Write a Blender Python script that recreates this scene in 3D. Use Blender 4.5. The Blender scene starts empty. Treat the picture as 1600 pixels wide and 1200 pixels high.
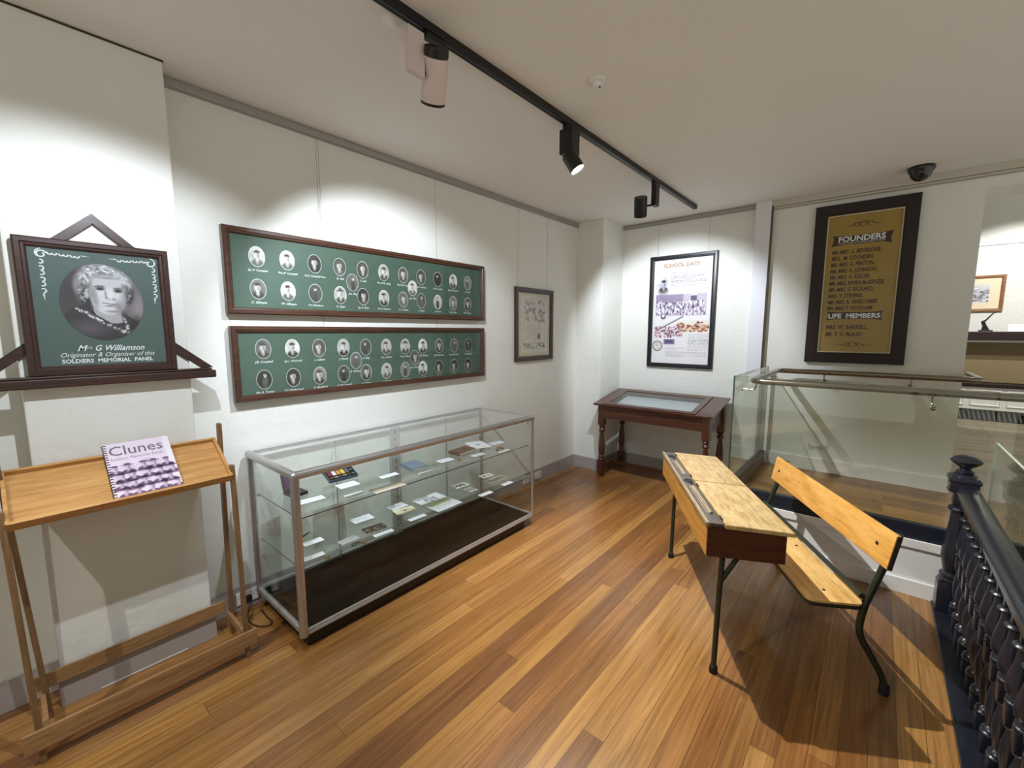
import bpy, bmesh, math, random
import numpy as np
from mathutils import Matrix, Vector
random.seed(7); np.random.seed(7)
S = bpy.context.scene
COL = S.collection
PI = math.pi

# ------------------------------------------------------------------ camera
cam_d = bpy.data.cameras.new('camera'); cam = bpy.data.objects.new('camera', cam_d); COL.objects.link(cam)
YAW = math.radians(40.3); PITCH = math.atan(82/674)
cam.location = (0, 0, 1.6)
cam.rotation_euler = (PI/2 - PITCH, 0, YAW)
cam_d.sensor_fit = 'HORIZONTAL'; cam_d.sensor_width = 36.0; cam_d.lens = 36.0*674/1600
cam_d.clip_start = 0.02; cam_d.clip_end = 100
S.camera = cam
# ------------------------------------------------------------------ world, exposure
W = bpy.data.worlds.new('world'); S.world = W; W.use_nodes = True
bgn = W.node_tree.nodes['Background']
# dim gallery light, shaped brighter below the horizon to lift only the ceiling
_nt = W.node_tree; _tc = _nt.nodes.new('ShaderNodeTexCoord'); _sx = _nt.nodes.new('ShaderNodeSeparateXYZ'); _cr = _nt.nodes.new('ShaderNodeValToRGB')
_mr = _nt.nodes.new('ShaderNodeMapRange'); _mr.inputs['From Min'].default_value = -.6; _mr.inputs['From Max'].default_value = .6
_nt.links.new(_tc.outputs['Generated'], _sx.inputs[0]); _nt.links.new(_sx.outputs[2], _mr.inputs['Value']); _nt.links.new(_mr.outputs[0], _cr.inputs['Fac']); _nt.links.new(_cr.outputs[0], bgn.inputs['Color'])
_cr.color_ramp.elements[0].color = (1.0, .985, .88, 1); _cr.color_ramp.elements[0].position = .25
_cr.color_ramp.elements[1].color = (.18, .185, .16, 1); _cr.color_ramp.elements[1].position = .68
bgn.inputs['Strength'].default_value = 0.98
S.view_settings.view_transform = 'Standard'; S.view_settings.look = 'None'
S.cycles.transparent_max_bounces = 40
S.view_settings.gamma = 1.0; S.view_settings.exposure = 0.0; S.view_settings.use_curve_mapping = False

def lamp(name, loc, aim, power, size, blend, col=(0.84, 0.91, 1.0), r=0.012):
    d = bpy.data.lights.new(name, 'SPOT'); d.energy = power; d.spot_size = math.radians(size); d.spot_blend = blend
    d.color = col; d.shadow_soft_size = r
    o = bpy.data.objects.new(name, d); COL.objects.link(o); o.location = loc
    o.rotation_euler = (Vector(aim)-Vector(loc)).to_track_quat('-Z', 'Y').to_euler()
    return o
# first four: track light beams (fittings built further down); the rest have no fitting
lamp('beam_portrait', (-1.40, 0.33, 2.52), (-2.56, 0.30, 1.25), 88, 94, 0.5)
lamp('beam_panels', (-1.52, 1.20, 2.50), (-2.70, 1.84, 1.38), 130, 90, 0.5)
lamp('beam_desk', (-1.355, 2.155, 2.50), (-0.42, 2.50, 0.10), 310, 93, 0.5, (.97, .97, .95))
lamp('beam_school', (-1.60, 3.36, 2.50), (-1.72, 4.80, 1.45), 125, 86, 0.5)
lamp('fill_floor', (-1.46, -0.9, 2.55), (-1.15, 0.55, 0.0), 120, 84, 0.7, (1.0, 0.96, 0.90))  # added fill lamp for the foreground floor, not a track spotlight
lamp('fill_far_floor', (1.3, 7.2, 3.7), (1.2, 7.4, .3), 190, 110, .6, (1.0, .96, .9), .1)  # unseen lamp added to brighten the far room floor
lamp('beam_far_room', (1.6, 7.9, 3.3), (1.5, 9.6, 1.6), 210, 84, 0.4, (1.0, 0.98, 0.95))

# ------------------------------------------------------------------ materials
def s2l(c): return tuple(((x/12.92) if x <= .04045 else ((x+.055)/1.055)**2.4) for x in c)
def rgb(r, g, b): return s2l((r/255, g/255, b/255)) + (1,)
MAT = {}
def mat(name, color, rough=.5, metal=0., bump=0., bscale=60., coat=0., var=0., vscale=8., stretch=(1, 1, 1), spec=.5):
    if name in MAT: return MAT[name]
    m = bpy.data.materials.new(name); m.use_nodes = True; nt = m.node_tree; p = nt.nodes['Principled BSDF']
    p.inputs['Base Color'].default_value = color; p.inputs['Roughness'].default_value = rough; p.inputs['Metallic'].default_value = metal
    p.inputs['Coat Weight'].default_value = coat; p.inputs['Coat Roughness'].default_value = .12; p.inputs['Specular IOR Level'].default_value = spec
    if bump or var:
        tc = nt.nodes.new('ShaderNodeTexCoord'); mp = nt.nodes.new('ShaderNodeMapping'); mp.inputs['Scale'].default_value = stretch
        nt.links.new(tc.outputs['Object'], mp.inputs['Vector'])
    if bump:
        n = nt.nodes.new('ShaderNodeTexNoise'); n.inputs['Scale'].default_value = bscale; n.inputs['Detail'].default_value = 4
        b = nt.nodes.new('ShaderNodeBump'); b.inputs['Strength'].default_value = bump; b.inputs['Distance'].default_value = .01
        nt.links.new(mp.outputs[0], n.inputs['Vector']); nt.links.new(n.outputs['Fac'], b.inputs['Height']); nt.links.new(b.outputs[0], p.inputs['Normal'])
    if var:
        n = nt.nodes.new('ShaderNodeTexNoise'); n.inputs['Scale'].default_value = vscale; n.inputs['Detail'].default_value = 6; n.inputs['Roughness'].default_value = .65
        r = nt.nodes.new('ShaderNodeValToRGB'); e = r.color_ramp.elements
        e[0].position = .3; e[1].position = .7
        e[0].color = tuple(c*(1-var) for c in color[:3])+(1,); e[1].color = tuple(min(1, c*(1+var)) for c in color[:3])+(1,)
        nt.links.new(mp.outputs[0], n.inputs['Vector']); nt.links.new(n.outputs['Fac'], r.inputs['Fac']); nt.links.new(r.outputs[0], p.inputs['Base Color'])
    MAT[name] = m; return m

def planks(name, cols, w, L, axis='Y', rough=.28, coat=.25, gap=.0012):
    """boards w wide and about L long running along the axis, each with its own colour and grain"""
    m = bpy.data.materials.new(name); m.use_nodes = True; nt = m.node_tree; N = nt.nodes; K = nt.links; p = N['Principled BSDF']
    def mt(op, a, b=None, c=None):
        n = N.new('ShaderNodeMath'); n.operation = op
        for i, v in enumerate((a, b, c)):
            if v is None: continue
            if isinstance(v, (int, float)): n.inputs[i].default_value = v
            else: K.new(v, n.inputs[i])
        return n.outputs[0]
    tc = N.new('ShaderNodeTexCoord'); sp = N.new('ShaderNodeSeparateXYZ'); K.new(tc.outputs['Object'], sp.inputs[0])
    x, y = (sp.outputs[0], sp.outputs[1]) if axis == 'Y' else (sp.outputs[1], sp.outputs[0])
    xs = mt('DIVIDE', x, w); xi = mt('FLOOR', xs); xf = mt('FRACT', xs)
    wn = N.new('ShaderNodeTexWhiteNoise'); wn.noise_dimensions = '1D'; K.new(xi, wn.inputs['W'])
    ys = mt('ADD', mt('DIVIDE', y, L), mt('MULTIPLY', wn.outputs['Value'], 7.31)); yi = mt('FLOOR', ys); yf = mt('FRACT', ys)
    cb = N.new('ShaderNodeCombineXYZ'); K.new(xi, cb.inputs[0]); K.new(yi, cb.inputs[1])
    w2 = N.new('ShaderNodeTexWhiteNoise'); w2.noise_dimensions = '2D'; K.new(cb.outputs[0], w2.inputs['Vector'])
    r = N.new('ShaderNodeValToRGB'); r.color_ramp.interpolation = 'LINEAR'
    e = r.color_ramp.elements; e[0].position = 0; e[0].color = cols[0]; e[1].position = 1; e[1].color = cols[-1]
    for i, c in enumerate(cols[1:-1]): q = e.new((i+1)/(len(cols)-1)); q.color = c
    K.new(w2.outputs['Value'], r.inputs['Fac'])
    # grain
    g = N.new('ShaderNodeCombineXYZ'); K.new(mt('MULTIPLY', x, 62), g.inputs[0]); K.new(mt('ADD', mt('MULTIPLY', y, 1.8), mt('MULTIPLY', w2.outputs['Value'], 40)), g.inputs[1])
    K.new(mt('MULTIPLY', xi, 3.7), g.inputs[2])
    n1 = N.new('ShaderNodeTexNoise'); n1.inputs['Scale'].default_value = 1; n1.inputs['Detail'].default_value = 7; n1.inputs['Roughness'].default_value = .7; n1.inputs['Distortion'].default_value = .6
    K.new(g.outputs[0], n1.inputs['Vector'])
    r2 = N.new('ShaderNodeValToRGB'); r2.color_ramp.elements[0].position = .3; r2.color_ramp.elements[0].color = (.50, .42, .34, 1); r2.color_ramp.elements[1].position = .66; r2.color_ramp.elements[1].color = (1.12, 1.1, 1.05, 1)
    K.new(n1.outputs['Fac'], r2.inputs['Fac'])
    mx = N.new('ShaderNodeMix'); mx.data_type = 'RGBA'; mx.blend_type = 'MULTIPLY'; mx.inputs[0].default_value = 1
    K.new(r.outputs[0], mx.inputs[6]); K.new(r2.outputs[0], mx.inputs[7])
    # dark veins
    g2 = N.new('ShaderNodeCombineXYZ'); K.new(mt('MULTIPLY', x, 90), g2.inputs[0]); K.new(mt('MULTIPLY', y, 3.2), g2.inputs[1]); K.new(mt('MULTIPLY', xi, 1.3), g2.inputs[2])
    n2 = N.new('ShaderNodeTexNoise'); n2.inputs['Scale'].default_value = 1; n2.inputs['Detail'].default_value = 3; K.new(g2.outputs[0], n2.inputs['Vector'])
    vein = mt('SMOOTH_MIN', mt('MULTIPLY', mt('MAXIMUM', mt('SUBTRACT', n2.outputs['Fac'], .66), 0), 7), 1, .1)
    gx = mt('LESS_THAN', mt('MINIMUM', xf, mt('SUBTRACT', 1, xf)), gap/w); gy = mt('LESS_THAN', mt('MINIMUM', yf, mt('SUBTRACT', 1, yf)), gap/L)
    gp = mt('MAXIMUM', gx, gy)
    m2 = N.new('ShaderNodeMix'); m2.data_type = 'RGBA'; K.new(mt('MAXIMUM', mt('MULTIPLY', gp, .75), mt('MULTIPLY', vein, .6)), m2.inputs[0]); K.new(mx.outputs[2], m2.inputs[6]); m2.inputs[7].default_value = (.05, .025, .01, 1)
    K.new(m2.outputs[2], p.inputs['Base Color'])
    p.inputs['Roughness'].default_value = rough; p.inputs['Coat Weight'].default_value = coat; p.inputs['Coat Roughness'].default_value = .1
    b = N.new('ShaderNodeBump'); b.inputs['Strength'].default_value = .12; b.inputs['Distance'].default_value = .003
    K.new(mt('SUBTRACT', n1.outputs['Fac'], gp), b.inputs['Height']); K.new(b.outputs[0], p.inputs['Normal'])
    MAT[name] = m; return m

def wood(name, base, dark, rough=.4, axis=0, scale=14., coat=.2, worn=None, wscale=5.):
    """timber with the grain along one axis of the object"""
    m = bpy.data.materials.new(name); m.use_nodes = True; nt = m.node_tree; N = nt.nodes; K = nt.links; p = N['Principled BSDF']
    tc = N.new('ShaderNodeTexCoord'); mp = N.new('ShaderNodeMapping'); sc = [6., 6., 6.]; sc[axis] = .45; mp.inputs['Scale'].default_value = sc
    K.new(tc.outputs['Object'], mp.inputs[0]); n = N.new('ShaderNodeTexNoise'); n.inputs['Scale'].default_value = scale; n.inputs['Detail'].default_value = 6; n.inputs['Roughness'].default_value = .65; n.inputs['Distortion'].default_value = .5
    K.new(mp.outputs[0], n.inputs['Vector']); r = N.new('ShaderNodeValToRGB'); e = r.color_ramp.elements
    e[0].position = .28; e[0].color = dark; e[1].position = .66; e[1].color = base; K.new(n.outputs['Fac'], r.inputs['Fac']); out = r.outputs[0]
    if worn:
        n3 = N.new('ShaderNodeTexNoise'); n3.inputs['Scale'].default_value = wscale; n3.inputs['Detail'].default_value = 8; n3.inputs['Roughness'].default_value = .7; mp3 = N.new('ShaderNodeMapping'); s3 = [1., 1., 1.]; s3[axis] = .35; mp3.inputs['Scale'].default_value = s3; K.new(tc.outputs['Object'], mp3.inputs[0]); K.new(mp3.outputs[0], n3.inputs['Vector'])
        r3 = N.new('ShaderNodeValToRGB'); r3.color_ramp.elements[0].position = .42; r3.color_ramp.elements[1].position = .62; K.new(n3.outputs['Fac'], r3.inputs['Fac'])
        mx = N.new('ShaderNodeMix'); mx.data_type = 'RGBA'; K.new(r3.outputs[0], mx.inputs[0]); K.new(out, mx.inputs[6]); mx.inputs[7].default_value = worn; out = mx.outputs[2]
    K.new(out, p.inputs['Base Color']); p.inputs['Roughness'].default_value = rough; p.inputs['Coat Weight'].default_value = coat; p.inputs['Coat Roughness'].default_value = .15
    b = N.new('ShaderNodeBump'); b.inputs['Strength'].default_value = .1; b.inputs['Distance'].default_value = .004; K.new(n.outputs['Fac'], b.inputs['Height']); K.new(b.outputs[0], p.inputs['Normal'])
    MAT[name] = m; return m

def glass(name, tint=(.93, .98, .95, 1), ior=1.45, rough=.01):
    """thin clear pane: mostly see-through with a fresnel reflection"""
    m = bpy.data.materials.new(name); m.use_nodes = True; nt = m.node_tree; N = nt.nodes; K = nt.links
    N.remove(N['Principled BSDF']); out = N['Material Output']
    t = N.new('ShaderNodeBsdfTransparent'); t.inputs[0].default_value = tint
    g = N.new('ShaderNodeBsdfGlossy'); g.inputs['Roughness'].default_value = rough; g.inputs['Color'].default_value = (1, 1, 1, 1)
    f = N.new('ShaderNodeFresnel'); ge = N.new('ShaderNodeNewGeometry'); mi = N.new('ShaderNodeMix'); mi.inputs[2].default_value = ior; mi.inputs[3].default_value = 1/ior
    K.new(ge.outputs['Backfacing'], mi.inputs[0]); K.new(mi.outputs[0], f.inputs['IOR'])      # the same thin-pane reflection from both sides
    mx = N.new('ShaderNodeMixShader'); K.new(f.outputs[0], mx.inputs[0]); K.new(t.outputs[0], mx.inputs[1]); K.new(g.outputs[0], mx.inputs[2]); K.new(mx.outputs[0], out.inputs[0])
    MAT[name] = m; return m

def vcol(name, rough=.55, coat=0.):
    m = bpy.data.materials.new(name); m.use_nodes = True; nt = m.node_tree; p = nt.nodes['Principled BSDF']
    a = nt.nodes.new('ShaderNodeVertexColor'); a.layer_name = 'print'; nt.links.new(a.outputs[0], p.inputs['Base Color'])
    p.inputs['Roughness'].default_value = rough; p.inputs['Coat Weight'].default_value = coat
    MAT[name] = m; return m

M_wall = mat('wall_paint', rgb(227, 228, 222), .75, bump=.35, bscale=22, var=.02, vscale=3)
M_ceil = mat('ceiling_paint', rgb(230, 228, 222), .9)
M_base = mat('skirting_grey', rgb(168, 160, 158), .5)
M_basew = mat('skirting_white', rgb(232, 232, 230), .5)
M_rail = mat('rail_alu', rgb(170, 168, 165), .35, .5)
M_line = mat('dark_line', rgb(60, 52, 45), .8)
M_floor = planks('floor_boards', [rgb(132, 89, 48), rgb(162, 117, 63), rgb(143, 97, 53), rgb(176, 132, 74), rgb(118, 77, 44), rgb(167, 123, 67), rgb(149, 101, 56), rgb(180, 137, 80)], .088, 2.3)
M_landing = planks('landing_boards', [rgb(140, 98, 44), rgb(172, 128, 64), rgb(118, 76, 34), rgb(182, 136, 74)], .13, 2.6, axis='X')
M_far = planks('far_boards', [rgb(150, 138, 124), rgb(168, 156, 142), rgb(140, 126, 112), rgb(158, 148, 134)], .11, 2.2, axis='X', rough=.5, coat=0)
M_frame = wood('frame_dark_oak', rgb(66, 36, 28), rgb(34, 18, 15), .35, 1, 10)
M_frame_r = wood('frame_oak', rgb(82, 50, 34), rgb(46, 27, 19), .35, 1, 10)
M_ebony = wood('frame_ebony', rgb(34, 13, 11), rgb(22, 8, 7), .5, 2, 8, coat=0)
M_black = mat('black_frame', rgb(24, 24, 28), .35)
M_lect = wood('lectern_tray_wood', rgb(204, 158, 96), rgb(166, 116, 62), .45, 1, 9)
M_lectleg = wood('lectern_leg_wood', rgb(134, 104, 70), rgb(92, 68, 44), .5, 2, 12)
M_lectrail = wood('lectern_rail_wood', rgb(166, 130, 88), rgb(120, 88, 54), .5, 1, 12)
M_alu = mat('aluminium', rgb(186, 184, 184), .28, .85)
M_alu2 = mat('brushed_aluminium', rgb(196, 198, 200), .4, .7)
M_baseb = mat('laminate_black', rgb(16, 14, 15), .35)
M_felt = mat('black_felt', rgb(11, 9, 7), .85, var=.3, vscale=5, bump=.1, bscale=200, spec=.15)
M_glass = glass('clear_glass', (.975, .985, .98, 1), 1.26); M_glassg = glass('green_glass', (.935, .955, .915, 1)); M_edge = mat('glass_edge', rgb(36, 62, 54), .15, coat=.5)
M_shelf = glass('shelf_glass', (.945, .965, .95, 1), 1.35)
M_steel = mat('stainless', rgb(140, 131, 118), .22, 1.0)
M_track = mat('track_black', rgb(14, 13, 14), .4)
M_white = mat('white_plastic', rgb(226, 222, 218), .45)
M_lampw = mat('lamp_white', rgb(214, 198, 194), .45)
M_iron = mat('balustrade_paint', rgb(27, 30, 41), .32, coat=.4, bump=.15, bscale=90)
M_slot = mat('dark_slot', rgb(20, 18, 18), .6)
M_mah = wood('mahogany', rgb(94, 54, 36), rgb(56, 28, 19), .3, 0, 8, coat=.4)
M_mahleg = wood('mahogany_leg', rgb(88, 48, 32), rgb(54, 26, 18), .3, 2, 8, coat=.4)
M_tube = mat('green_tube', rgb(52, 56, 44), .35, .4)
M_rubber = mat('rubber', rgb(18, 18, 18), .7)
M_lid = wood('desk_lid_wood', rgb(190, 158, 104), rgb(140, 108, 64), .38, 0, 13, worn=rgb(200, 174, 124), wscale=34)
M_deskside = wood('desk_front_wood', rgb(204, 146, 62), rgb(150, 96, 38), .4, 0, 9)
M_deskend = wood('desk_end_wood', rgb(88, 44, 22), rgb(56, 27, 14), .4, 1, 9)
M_tray = wood('pen_tray_wood', rgb(92, 84, 76), rgb(54, 48, 44), .45, 0, 9)
M_groove = wood('groove_wood', rgb(170, 150, 116), rgb(104, 92, 74), .5, 0, 12)
M_bench = wood('bench_wood', rgb(222, 166, 80), rgb(184, 124, 52), .4, 0, 9, worn=rgb(226, 176, 100), wscale=9)
M_benchend = mat('bench_end_dark', rgb(44, 36, 30), .5)
M_seat = wood('seat_wood', rgb(214, 168, 96), rgb(160, 112, 58), .4, 0, 9, worn=rgb(228, 190, 124), wscale=9)
M_paper = mat('card_white', rgb(236, 238, 242), .7)
M_green = mat('green_board', rgb(70, 92, 79), .6, var=.05, vscale=4)
M_greenb = mat('green_grey_board', rgb(74, 94, 90), .6, var=.06, vscale=4)
M_letter = mat('white_lettering', rgb(236, 238, 240), .6)
M_gold = mat('gold_board', rgb(166, 134, 48), .5, var=.08, vscale=5)
M_brownink = mat('brown_lettering', rgb(58, 28, 14), .6)
M_mat_cream = mat('cream_mount', rgb(196, 188, 156), .6, var=.12, vscale=40)
M_brass = mat('brass', rgb(150, 124, 60), .35, .9)
M_print = vcol('printed_paper', .5, .0)
M_wire = mat('hanging_wire', rgb(150, 148, 142), .4, .5)
M_dark = mat('dark_ink', rgb(40, 36, 48), .6)
M_pictureglass = glass('picture_glass', (.97, .98, .975, 1), 1.3)
M_void = mat('stairwell_gloom', rgb(62, 58, 45), .8)  # lack of light in the stairwell put into an even dark colour
def emis(name, col, st):
    m = bpy.data.materials.new(name); m.use_nodes = True; p = m.node_tree.nodes['Principled BSDF']
    p.inputs['Emission Color'].default_value = col; p.inputs['Emission Strength'].default_value = st; MAT[name] = m; return m
M_lens = emis('lamp_lens_lit', (1, .97, .92, 1), 30)

# ------------------------------------------------------------------ object helpers
def wmat(o):
    m = Matrix.Translation(o.location) @ o.rotation_euler.to_matrix().to_4x4()
    return wmat(o.parent) @ m if o.parent else m
def link(name, me, parent=None, world=True):
    o = bpy.data.objects.new(name, me); COL.objects.link(o)
    if parent is not None:
        if world: me.transform(wmat(parent).inverted())
        o.parent = parent
    return o
def obj(name, bm, m, parent=None, world=True, smooth=False, label=None):
    me = bpy.data.meshes.new(name); bmesh.ops.recalc_face_normals(bm, faces=bm.faces[:]); bm.to_mesh(me); bm.free()
    for q in (m if isinstance(m, (list, tuple)) else [m]): me.materials.append(q)
    o = link(name, me, parent, world)
    if smooth:
        me.polygons.foreach_set('use_smooth', [True]*len(me.polygons))
        try: me.set_sharp_from_angle(angle=math.radians(38))
        except Exception: pass
    if label: o['label'] = label
    return o
def tag(o, label, cat, group=None):
    o['label'] = label; o['category'] = cat
    if group: o['group'] = group
    return o
def thing(name, label, cat, loc=(0, 0, 0), rotz=0, group=None):
    o = bpy.data.objects.new(name, None); COL.objects.link(o); o.empty_display_size = .1
    o.location = loc; o.rotation_euler = (0, 0, rotz); return tag(o, label, cat, group)
def struct(name, bm, m, smooth=False):
    o = obj(name, bm, m, smooth=smooth); o['kind'] = 'structure'; return o
def dup(root, loc=None, rotz=None, label=None):
    r = root.copy(); COL.objects.link(r)
    if loc is not None: r.location = loc
    if rotz is not None: r.rotation_euler = (0, 0, rotz)
    if label: r['label'] = label
    for ch in list(root.children):
        c = ch.copy(); COL.objects.link(c); c.parent = r
        for g in ch.children:
            d = g.copy(); COL.objects.link(d); d.parent = c
    return r
def BM(): return bmesh.new()
def merge(bm, src, M=None):
    if M is not None: bmesh.ops.transform(src, matrix=M, verts=src.verts[:])
    me = bpy.data.meshes.new('t'); src.to_mesh(me); src.free(); bm.from_mesh(me); bpy.data.meshes.remove(me)
def box(bm, x0, x1, y0, y1, z0, z1, bev=0., M=None, mi=0):
    b = BM(); vs = [b.verts.new((x, y, z)) for x in (x0, x1) for y in (y0, y1) for z in (z0, z1)]
    for f in ((0, 1, 3, 2), (4, 6, 7, 5), (0, 4, 5, 1), (2, 3, 7, 6), (0, 2, 6, 4), (1, 5, 7, 3)): b.faces.new([vs[i] for i in f]).material_index = mi
    if bev: bmesh.ops.bevel(b, geom=b.edges[:], offset=bev, segments=2, affect='EDGES', profile=.6)
    merge(bm, b, M); return bm
def bx(*a, **k): return box(BM(), *a, **k)
def prism(bm, pts, ext, M=None, bev=0.):
    """polygon (3D points) extruded by the vector ext"""
    b = BM(); e = Vector(ext); v0 = [b.verts.new(p) for p in pts]; v1 = [b.verts.new(Vector(p)+e) for p in pts]; n = len(pts)
    b.faces.new(v0); b.faces.new(v1[::-1])
    for i in range(n): b.faces.new((v0[i], v0[(i+1) % n], v1[(i+1) % n], v1[i]))
    if bev: bmesh.ops.bevel(b, geom=b.edges[:], offset=bev, segments=2, affect='EDGES')
    merge(bm, b, M); return bm
def tube(bm, pts, r, seg=12, closed=False, cap=True, sub=0):
    P = [Vector(p) for p in pts]; n = len(P)
    if not hasattr(r, '__len__'): r = [r]*n
    rings = []; prev = None
    for i in range(n):
        a = P[i-1] if (i > 0 or closed) else P[i]; c = P[(i+1) % n] if (i < n-1 or closed) else P[i]
        t = ((P[i]-a).normalized() if (P[i]-a).length > 1e-9 else Vector())+((c-P[i]).normalized() if (c-P[i]).length > 1e-9 else Vector()); t.normalize()
        if prev is None:
            up = Vector((0, 0, 1)) if abs(t.z) < .9 else Vector((0, 1, 0)); s = t.cross(up).normalized()
        else: s = (prev-t*prev.dot(t)).normalized()
        prev = s; q = t.cross(s)
        rings.append([bm.verts.new(P[i]+(s*math.cos(2*PI*k/seg)+q*math.sin(2*PI*k/seg))*r[i]) for k in range(seg)])
    for i in range(n if closed else n-1):
        A = rings[i]; B = rings[(i+1) % n]
        for k in range(seg): bm.faces.new((A[k], A[(k+1) % seg], B[(k+1) % seg], B[k]))
    if cap and not closed: bm.faces.new(rings[0][::-1]); bm.faces.new(rings[-1])
    return bm
def lathe(bm, prof, org=(0, 0, 0), seg=20, M=None, power=None):
    b = BM(); rings = []
    for r, z in prof:
        rings.append([b.verts.new((max(r, 1e-4)*math.cos(2*PI*k/seg), max(r, 1e-4)*math.sin(2*PI*k/seg), z)) for k in range(seg)])
    for A, B in zip(rings, rings[1:]):
        for k in range(seg): b.faces.new((A[k], A[(k+1) % seg], B[(k+1) % seg], B[k]))
    b.faces.new(rings[0][::-1]); b.faces.new(rings[-1])
    merge(bm, b, Matrix.Translation(org) if M is None else Matrix.Translation(org) @ M); return bm
def aim_m(d):
    return Vector(d).to_track_quat('Z', 'Y').to_matrix().to_4x4()
def smooth_path(pts, rad=.05, n=5):
    P = [Vector(p) for p in pts]; out = [P[0]]
    for i in range(1, len(P)-1):
        a = (P[i-1]-P[i]); b = (P[i+1]-P[i]); ra = min(rad, a.length*.48); rb = min(rad, b.length*.48)
        A = P[i]+a.normalized()*ra; B = P[i]+b.normalized()*rb
        for k in range(n+1):
            t = k/n; out.append(A*(1-t)**2+P[i]*2*t*(1-t)+B*t*t)
    out.append(P[-1]); return out

class Plane:
    """a flat place in the room: a runs right, b up, c out of it"""
    def __init__(s, O, ea, eb):
        s.O = Vector(O); s.a = Vector(ea).normalized(); s.b = Vector(eb).normalized(); s.n = s.a.cross(s.b)
    def __call__(s, a, b, c=0.): return s.O+s.a*a+s.b*b+s.n*c
    def M(s, a=0, b=0, c=0):
        m = Matrix((s.a, s.b, s.n)).transposed().to_4x4(); m.translation = s(a, b, c); return m
LEFT = Plane((-2.705, 0, 0), (0, 1, 0), (0, 0, 1))       # a = Y, b = Z, c towards the room (+X)
PIER = Plane((-2.56, 0, 0), (0, 1, 0), (0, 0, 1))
BACK = Plane((0, 4.81, 0), (1, 0, 0), (0, 0, 1))         # a = X, b = Z, c towards the room (-Y)

def pbox(bm, pl, a0, a1, b0, b1, c0, c1, bev=0.): return box(bm, a0, a1, b0, b1, c0, c1, bev, pl.M())
def frame_bm(pl, a0, a1, b0, b1, w, c0, c1, lip=.008, steps=None):
    """mitred picture frame; profile runs from the outer edge in"""
    bm = BM(); prof = steps or [(0, c0), (0, c1-.004), (.004, c1), (w*.55, c1), (w*.62, c1-.006), (w-.006, c1-.008), (w, c1-.012), (w, c0)]
    rings = []
    for d, c in prof: rings.append([bm.verts.new(pl(*q, c)) for q in ((a0+d, b0+d), (a1-d, b0+d), (a1-d, b1-d), (a0+d, b1-d))])
    n = len(rings)
    for i in range(n):
        A = rings[i]; B = rings[(i+1) % n]
        for k in range(4): bm.faces.new((A[k], A[(k+1) % 4], B[(k+1) % 4], B[k]))
    return bm
TC = {}
def text(name, body, size, m, parent, pl, a, b, c=0., shear=0., bold=0., align='LEFT', spacing=1., label=None, xs=1.):
    key = (body, round(size, 5), shear, bold, align, spacing, xs)
    if key not in TC:
        cu = bpy.data.curves.new('txt', 'FONT'); cu.body = body; cu.size = size; cu.shear = shear; cu.offset = bold; cu.align_x = align; cu.space_character = spacing
        cu.resolution_u = 2; cu.extrude = .0002
        o = bpy.data.objects.new('txt', cu); COL.objects.link(o)
        dg = bpy.context.evaluated_depsgraph_get(); dg.update()
        me = bpy.data.meshes.new_from_object(o.evaluated_get(dg)); COL.objects.unlink(o); bpy.data.objects.remove(o); bpy.data.curves.remove(cu)
        if xs != 1.: me.transform(Matrix.Diagonal((xs, 1, 1, 1)))
        TC[key] = me
    me = TC[key].copy(); me.name = name; me.materials.clear(); me.materials.append(m); me.transform(pl.M(a, b, c))
    o = link(name, me, parent)
    if label: o['label'] = label
    return o
def text_bm(bm, *a, **k):
    o = text('t', *a, **k); bm.from_mesh(o.data); me = o.data; bpy.data.objects.remove(o); bpy.data.meshes.remove(me)
def write(name, rows, m, parent, pl, label=None):
    """one lettering part per line; rows = (body,size,a,b,kwargs)"""
    for body, size, a, b, kw in rows: o = text(name, body, size, m, parent, pl, a, b, .0, label=label, **kw)
    return o

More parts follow.
